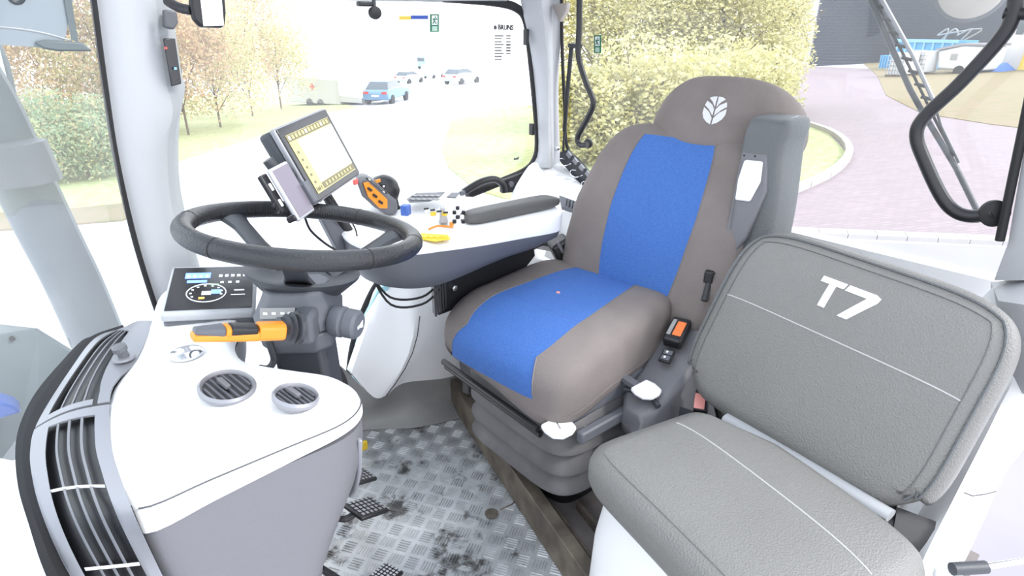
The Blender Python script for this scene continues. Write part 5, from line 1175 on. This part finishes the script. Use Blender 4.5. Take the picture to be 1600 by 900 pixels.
MB().box(PC+Fp@V((.034, -.030, .004)), (.016, .045, .024), Fp).obj('clamp_jaw', 'mid_grey_plastic', PH, bevel=.004)
MB().box(PC+Fp@V((0, -.055, -.008)), (.07, .012, .02), Fp).obj('foot_ledge', 'black_plastic', PH, bevel=.003)
SP = thing('smartphone', PC-V((0, 0, .06)), 'smartphone with a dim violet grey screen clamped beside the monitor', 'phone')
MB().box(PC+Fp@V((0, -.012, 0)), (.062, .105, .009), Fp).obj('body', 'phone_frame', SP, bevel=.004, seg=3)
MB().box(PC+Fp@V((0.001, -.012, .0048)), (.052, .095, .0015), Fp).obj('screen', 'phone_glass', SP, bevel=.0005)
o = MB().tube([at(x, y, 'y', 1.22) for x, y in [(476, 338), (484, 358), (500, 374), (520, 388), (545, 400)]], .0026, 8, sm=6).obj('charging_cable', 'black_rubber', None, smooth=True); tag(o, 'thin black charging cable hanging below the phone behind the wheel', 'cable')
o = MB().tube([at(x, y, 'y', 1.30) for x, y in [(515, 308), (540, 335), (556, 360), (560, 395)]], .0018, 8, sm=6).obj('monitor_cable', 'black_rubber', None, smooth=True); tag(o, 'thin cable looping down from the lower edge of the monitor', 'cable')

# ================================================================ belt retractor right of the seat, hooks, rails
BT = thing('seat_belt_buckle', at(875, 395, 'y', 1.25), 'black belt latch box between the armrest and the driver backrest', 'buckle')
bc_ = at(880, 393, 'y', 1.24); Rb = frame((.8, -.2, -.5), (.1, .9, -.2))
MB().box(bc_, (.062, .062, .090), rotz(-25)@Matrix.Rotation(-.5, 3, 'Y')).obj('housing', 'black_plastic', BT, bevel=.010, seg=3)
MB().box(bc_+V((-.032, -.018, .026)), (.010, .012, .04), rotz(-25)@Matrix.Rotation(-.5, 3, 'Y')).obj('slot', 'grey_plastic', BT, bevel=.002)
MB().tube([at(x, y, 'y', 1.33) for x, y in [(812, 425), (820, 395), (845, 378), (868, 385)]], .014, 10, sm=5, flat=.5).obj('guide_loop', 'dark_plastic', BT, smooth=True)
MB().prism([at(x, y, 'y', 1.40) for x, y in [(852, 372), (862, 364), (875, 378), (880, 392), (868, 388)]], (.01, .01, 0)).obj('latch_tongue', 'black_plastic', BT, bevel=.002)
HR = thing('hook_rail', at(905, 265, 'x', 1.58), 'black strip with three wire hooks at the foot of the rear corner pillar', 'hook rail')
MB().prism([at(x, y, 'x', 1.585) for x, y in [(874, 238), (886, 234), (938, 288), (938, 300), (918, 300), (874, 252)]], (.01, 0, 0)).obj('strip', 'dark_plastic', HR, bevel=.003)
for k in range(5):
    MB().box(at(889+k*10, 242+k*10, 'x', 1.572), (.008, .022, .016), Matrix.Rotation(.6, 3, 'X')).obj('silver_block', 'silver_plastic', HR, bevel=.001)
for k in range(3):
    x, y = 873+k*18, 247+k*18
    MB().tube([at(x+12, y+2, 'x', 1.57), at(x+2, y+1, 'x', 1.54), at(x, y+7, 'x', 1.535), at(x+8, y+12, 'x', 1.54), at(x+19, y+9, 'x', 1.57)], .0017, 7, sm=5).obj('wire_hook', 'chrome', HR, smooth=True)
GS = thing('window_strut', at(885, 235, 'x', 1.56), 'thin black gas strut along the left edge of the rear window', 'strut')
MB().tube([at(893, 72, 'x', 1.56), at(886, 150, 'x', 1.56), at(882, 205, 'x', 1.57)], .0075, 10).obj('cylinder', 'black_plastic', GS, smooth=True)
MB().tube([at(882, 205, 'x', 1.57), at(880, 236, 'x', 1.575)], .0045, 8).obj('rod', 'black_plastic', GS, smooth=True)
MB().tube([at(890, 71, 'x', 1.56), at(907, 72, 'x', 1.54)], .008, 8).obj('end_joint', 'black_plastic', GS, smooth=True)
MB().lathe(at(873, 232, 'x', 1.57), (-1, 0, 0), [(.006, 0), (.006, .012), (.008, .013), (.008, .018)], 12).obj('ball_bolt', 'chrome', GS, smooth=True)
HB = thing('grab_bar', at(905, 220, 'x', 1.55), 'slim bent black grab bar at the left of the rear window', 'handle')
MB().tube([at(x, y, 'x', 1.54) for x, y in [(906, -60), (905, 40), (904, 88), (916, 130), (927, 160), (918, 185), (903, 213), (906, 226), (918, 226)]], .0095, 12, sm=5).obj('bar', 'black_plastic', HB, smooth=True)
MB().lathe(at(920, 224, 'x', 1.56), (-1, -.3, 0), [(.016, 0), (.016, .008), (.009, .012)], 20).obj('end_cap', 'black_plastic', HB, smooth=True)
MB().tube([at(905, 228, 'x', 1.54), at(918, 225, 'x', 1.555)], .0065, 10).obj('chrome_stub', 'chrome', HB, smooth=True)
HC = thing('rear_grab_bar', at(1560, 330, 'x', 1.5), 'thick bent black bar in front of the right half of the rear window', 'handle')
MB().tube([at(x, y, 'x', 1.50) for x, y in [(1600, -80), (1590, -20), (1583, 25), (1562, 62), (1500, 130), (1445, 182), (1432, 212), (1444, 250), (1470, 305), (1492, 330), (1520, 338), (1552, 332)]], .0135, 14, sm=6).obj('bar', 'black_plastic', HC, smooth=True)
MB().lathe(at(1553, 333, 'x', 1.505), (-.9, -.6, 0), [(.026, -.006), (.027, .006), (.018, .012)], 24).obj('end_cap', 'black_rubber', HC, smooth=True)
MB().tube([at(1570, 20, 'x', 1.50), at(1605, 22, 'x', 1.50), at(1660, 10, 'x', 1.5)], .011, 10).obj('upper_stay', 'black_plastic', HC, smooth=True)
LD = thing('wiper_arm', at(1530, 330, 'x', 1.68), 'long rear wiper arm with a slotted blade slanting over the rear window', 'wiper')
w0 = (1352, -20); w1 = (1524, 332)
def wl(t, o, x_=1.70): return at(w0[0]+(w1[0]-w0[0])*t+o, w0[1]+(w1[1]-w0[1])*t, 'x', x_)
MB().tube([wl(0, 0), wl(.45, -8), wl(.55, -6), wl(.8, 4), wl(1, 4)], .0065, 10).obj('arm', 'dark_plastic', LD, smooth=True)
MB().tube([wl(-.05, 14), wl(.3, 22), wl(.50, 20)], .0050, 8).obj('blade_rail', 'silver_plastic', LD, smooth=True)
MB().tube([wl(-.05, 5), wl(.3, 8), wl(.62, 8), wl(.75, 10)], .0030, 8).obj('rubber_lip', 'black_rubber', LD, smooth=True)
for k in range(9):
    t_ = .08+k*.058; MB().tube([wl(t_, 4), wl(t_+.012, 18)], .0042, 6).obj('bracket_link', 'black_plastic', LD)
MB().tube([wl(.5, 20), wl(.62, 12), wl(.78, 12)], .0028, 6).obj('blade_tail', 'dark_plastic', LD)
WL = thing('work_lamp', at(1515, 0, 'x', 1.72), 'round work lamp cut by the top edge at the upper right', 'lamp')
cw = at(1520, -20, 'x', 1.80)
MB().lathe(cw, (-1, -.35, -.1), [(.062, -.05), (.075, -.02), (.075, 0), (.068, .004)], 36).obj('lamp_body', 'grey_plastic', WL, smooth=True)
MB().lathe(cw, (-1, -.35, -.1), [(.066, .0045), (.063, .007), (.02, .010)], 36).obj('lens', 'lamp_glass', WL, smooth=True)
# top middle: mirror, camera mount, blind
IM = thing('interior_mirror', at(325, 10, 'y', 1.5), 'small rectangular mirror on a black arm at the top of the front pillar', 'mirror')
MB().prism([at(x, y, 'y', 1.46) for x, y in [(296, -30), (350, -30), (354, 20), (352, 41), (346, 44), (314, 43), (302, 30), (298, 10)]], (0, .02, 0)).obj('housing', 'black_plastic', IM, bevel=.006, seg=3)
MB().prism([at(x, y, 'y', 1.458) for x, y in [(310, -28), (344, -28), (350, 40), (318, 41)]], (0, .003, 0)).obj('mirror_glass', 'chrome', IM)
MB().tube([at(262, 2, 'y', 1.54), at(280, 12, 'y', 1.5), at(300, 16, 'y', 1.47)], .010, 10, sm=4).obj('arm', 'black_plastic', IM, smooth=True)
CM = thing('sunshade_camera', at(585, 5, 'y', 1.5), 'small round black camera hanging from the top edge above the side window', 'camera')
MB().box(at(570, 6, 'y', 1.52), (.04, .02, .012)).obj('mount', 'black_plastic', CM, bevel=.003)
MB().lathe(at(586, 20, 'y', 1.50), (0, -1, 0), [(.014, -.01), (.016, 0), (.014, .008), (.004, .012)], 24).obj('camera_head', 'black_rubber', CM, smooth=True)
MB().tube([at(583, -10, 'y', 1.52), at(585, 12, 'y', 1.51)], .005, 8).obj('stem', 'black_plastic', CM, smooth=True)
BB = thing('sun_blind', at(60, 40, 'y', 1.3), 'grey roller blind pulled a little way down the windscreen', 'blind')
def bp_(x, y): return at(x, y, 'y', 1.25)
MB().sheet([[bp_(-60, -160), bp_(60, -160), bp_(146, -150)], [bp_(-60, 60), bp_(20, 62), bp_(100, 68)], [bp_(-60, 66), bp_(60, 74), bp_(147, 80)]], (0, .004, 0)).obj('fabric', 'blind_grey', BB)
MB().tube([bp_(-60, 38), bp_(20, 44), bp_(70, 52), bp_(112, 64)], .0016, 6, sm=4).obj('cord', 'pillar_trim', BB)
MB().prism([bp_(93, -40), bp_(105, -40), bp_(122, 66), bp_(111, 62)], (0, -.004, 0)).obj('guide_strap', 'teal_grey', BB)
MB().prism([bp_(52, 66), bp_(70, 62), bp_(128, 66), bp_(144, 80), bp_(90, 80), bp_(66, 76)], (0, -.008, 0)).obj('pull_bar', 'teal_grey', BB, bevel=.003)
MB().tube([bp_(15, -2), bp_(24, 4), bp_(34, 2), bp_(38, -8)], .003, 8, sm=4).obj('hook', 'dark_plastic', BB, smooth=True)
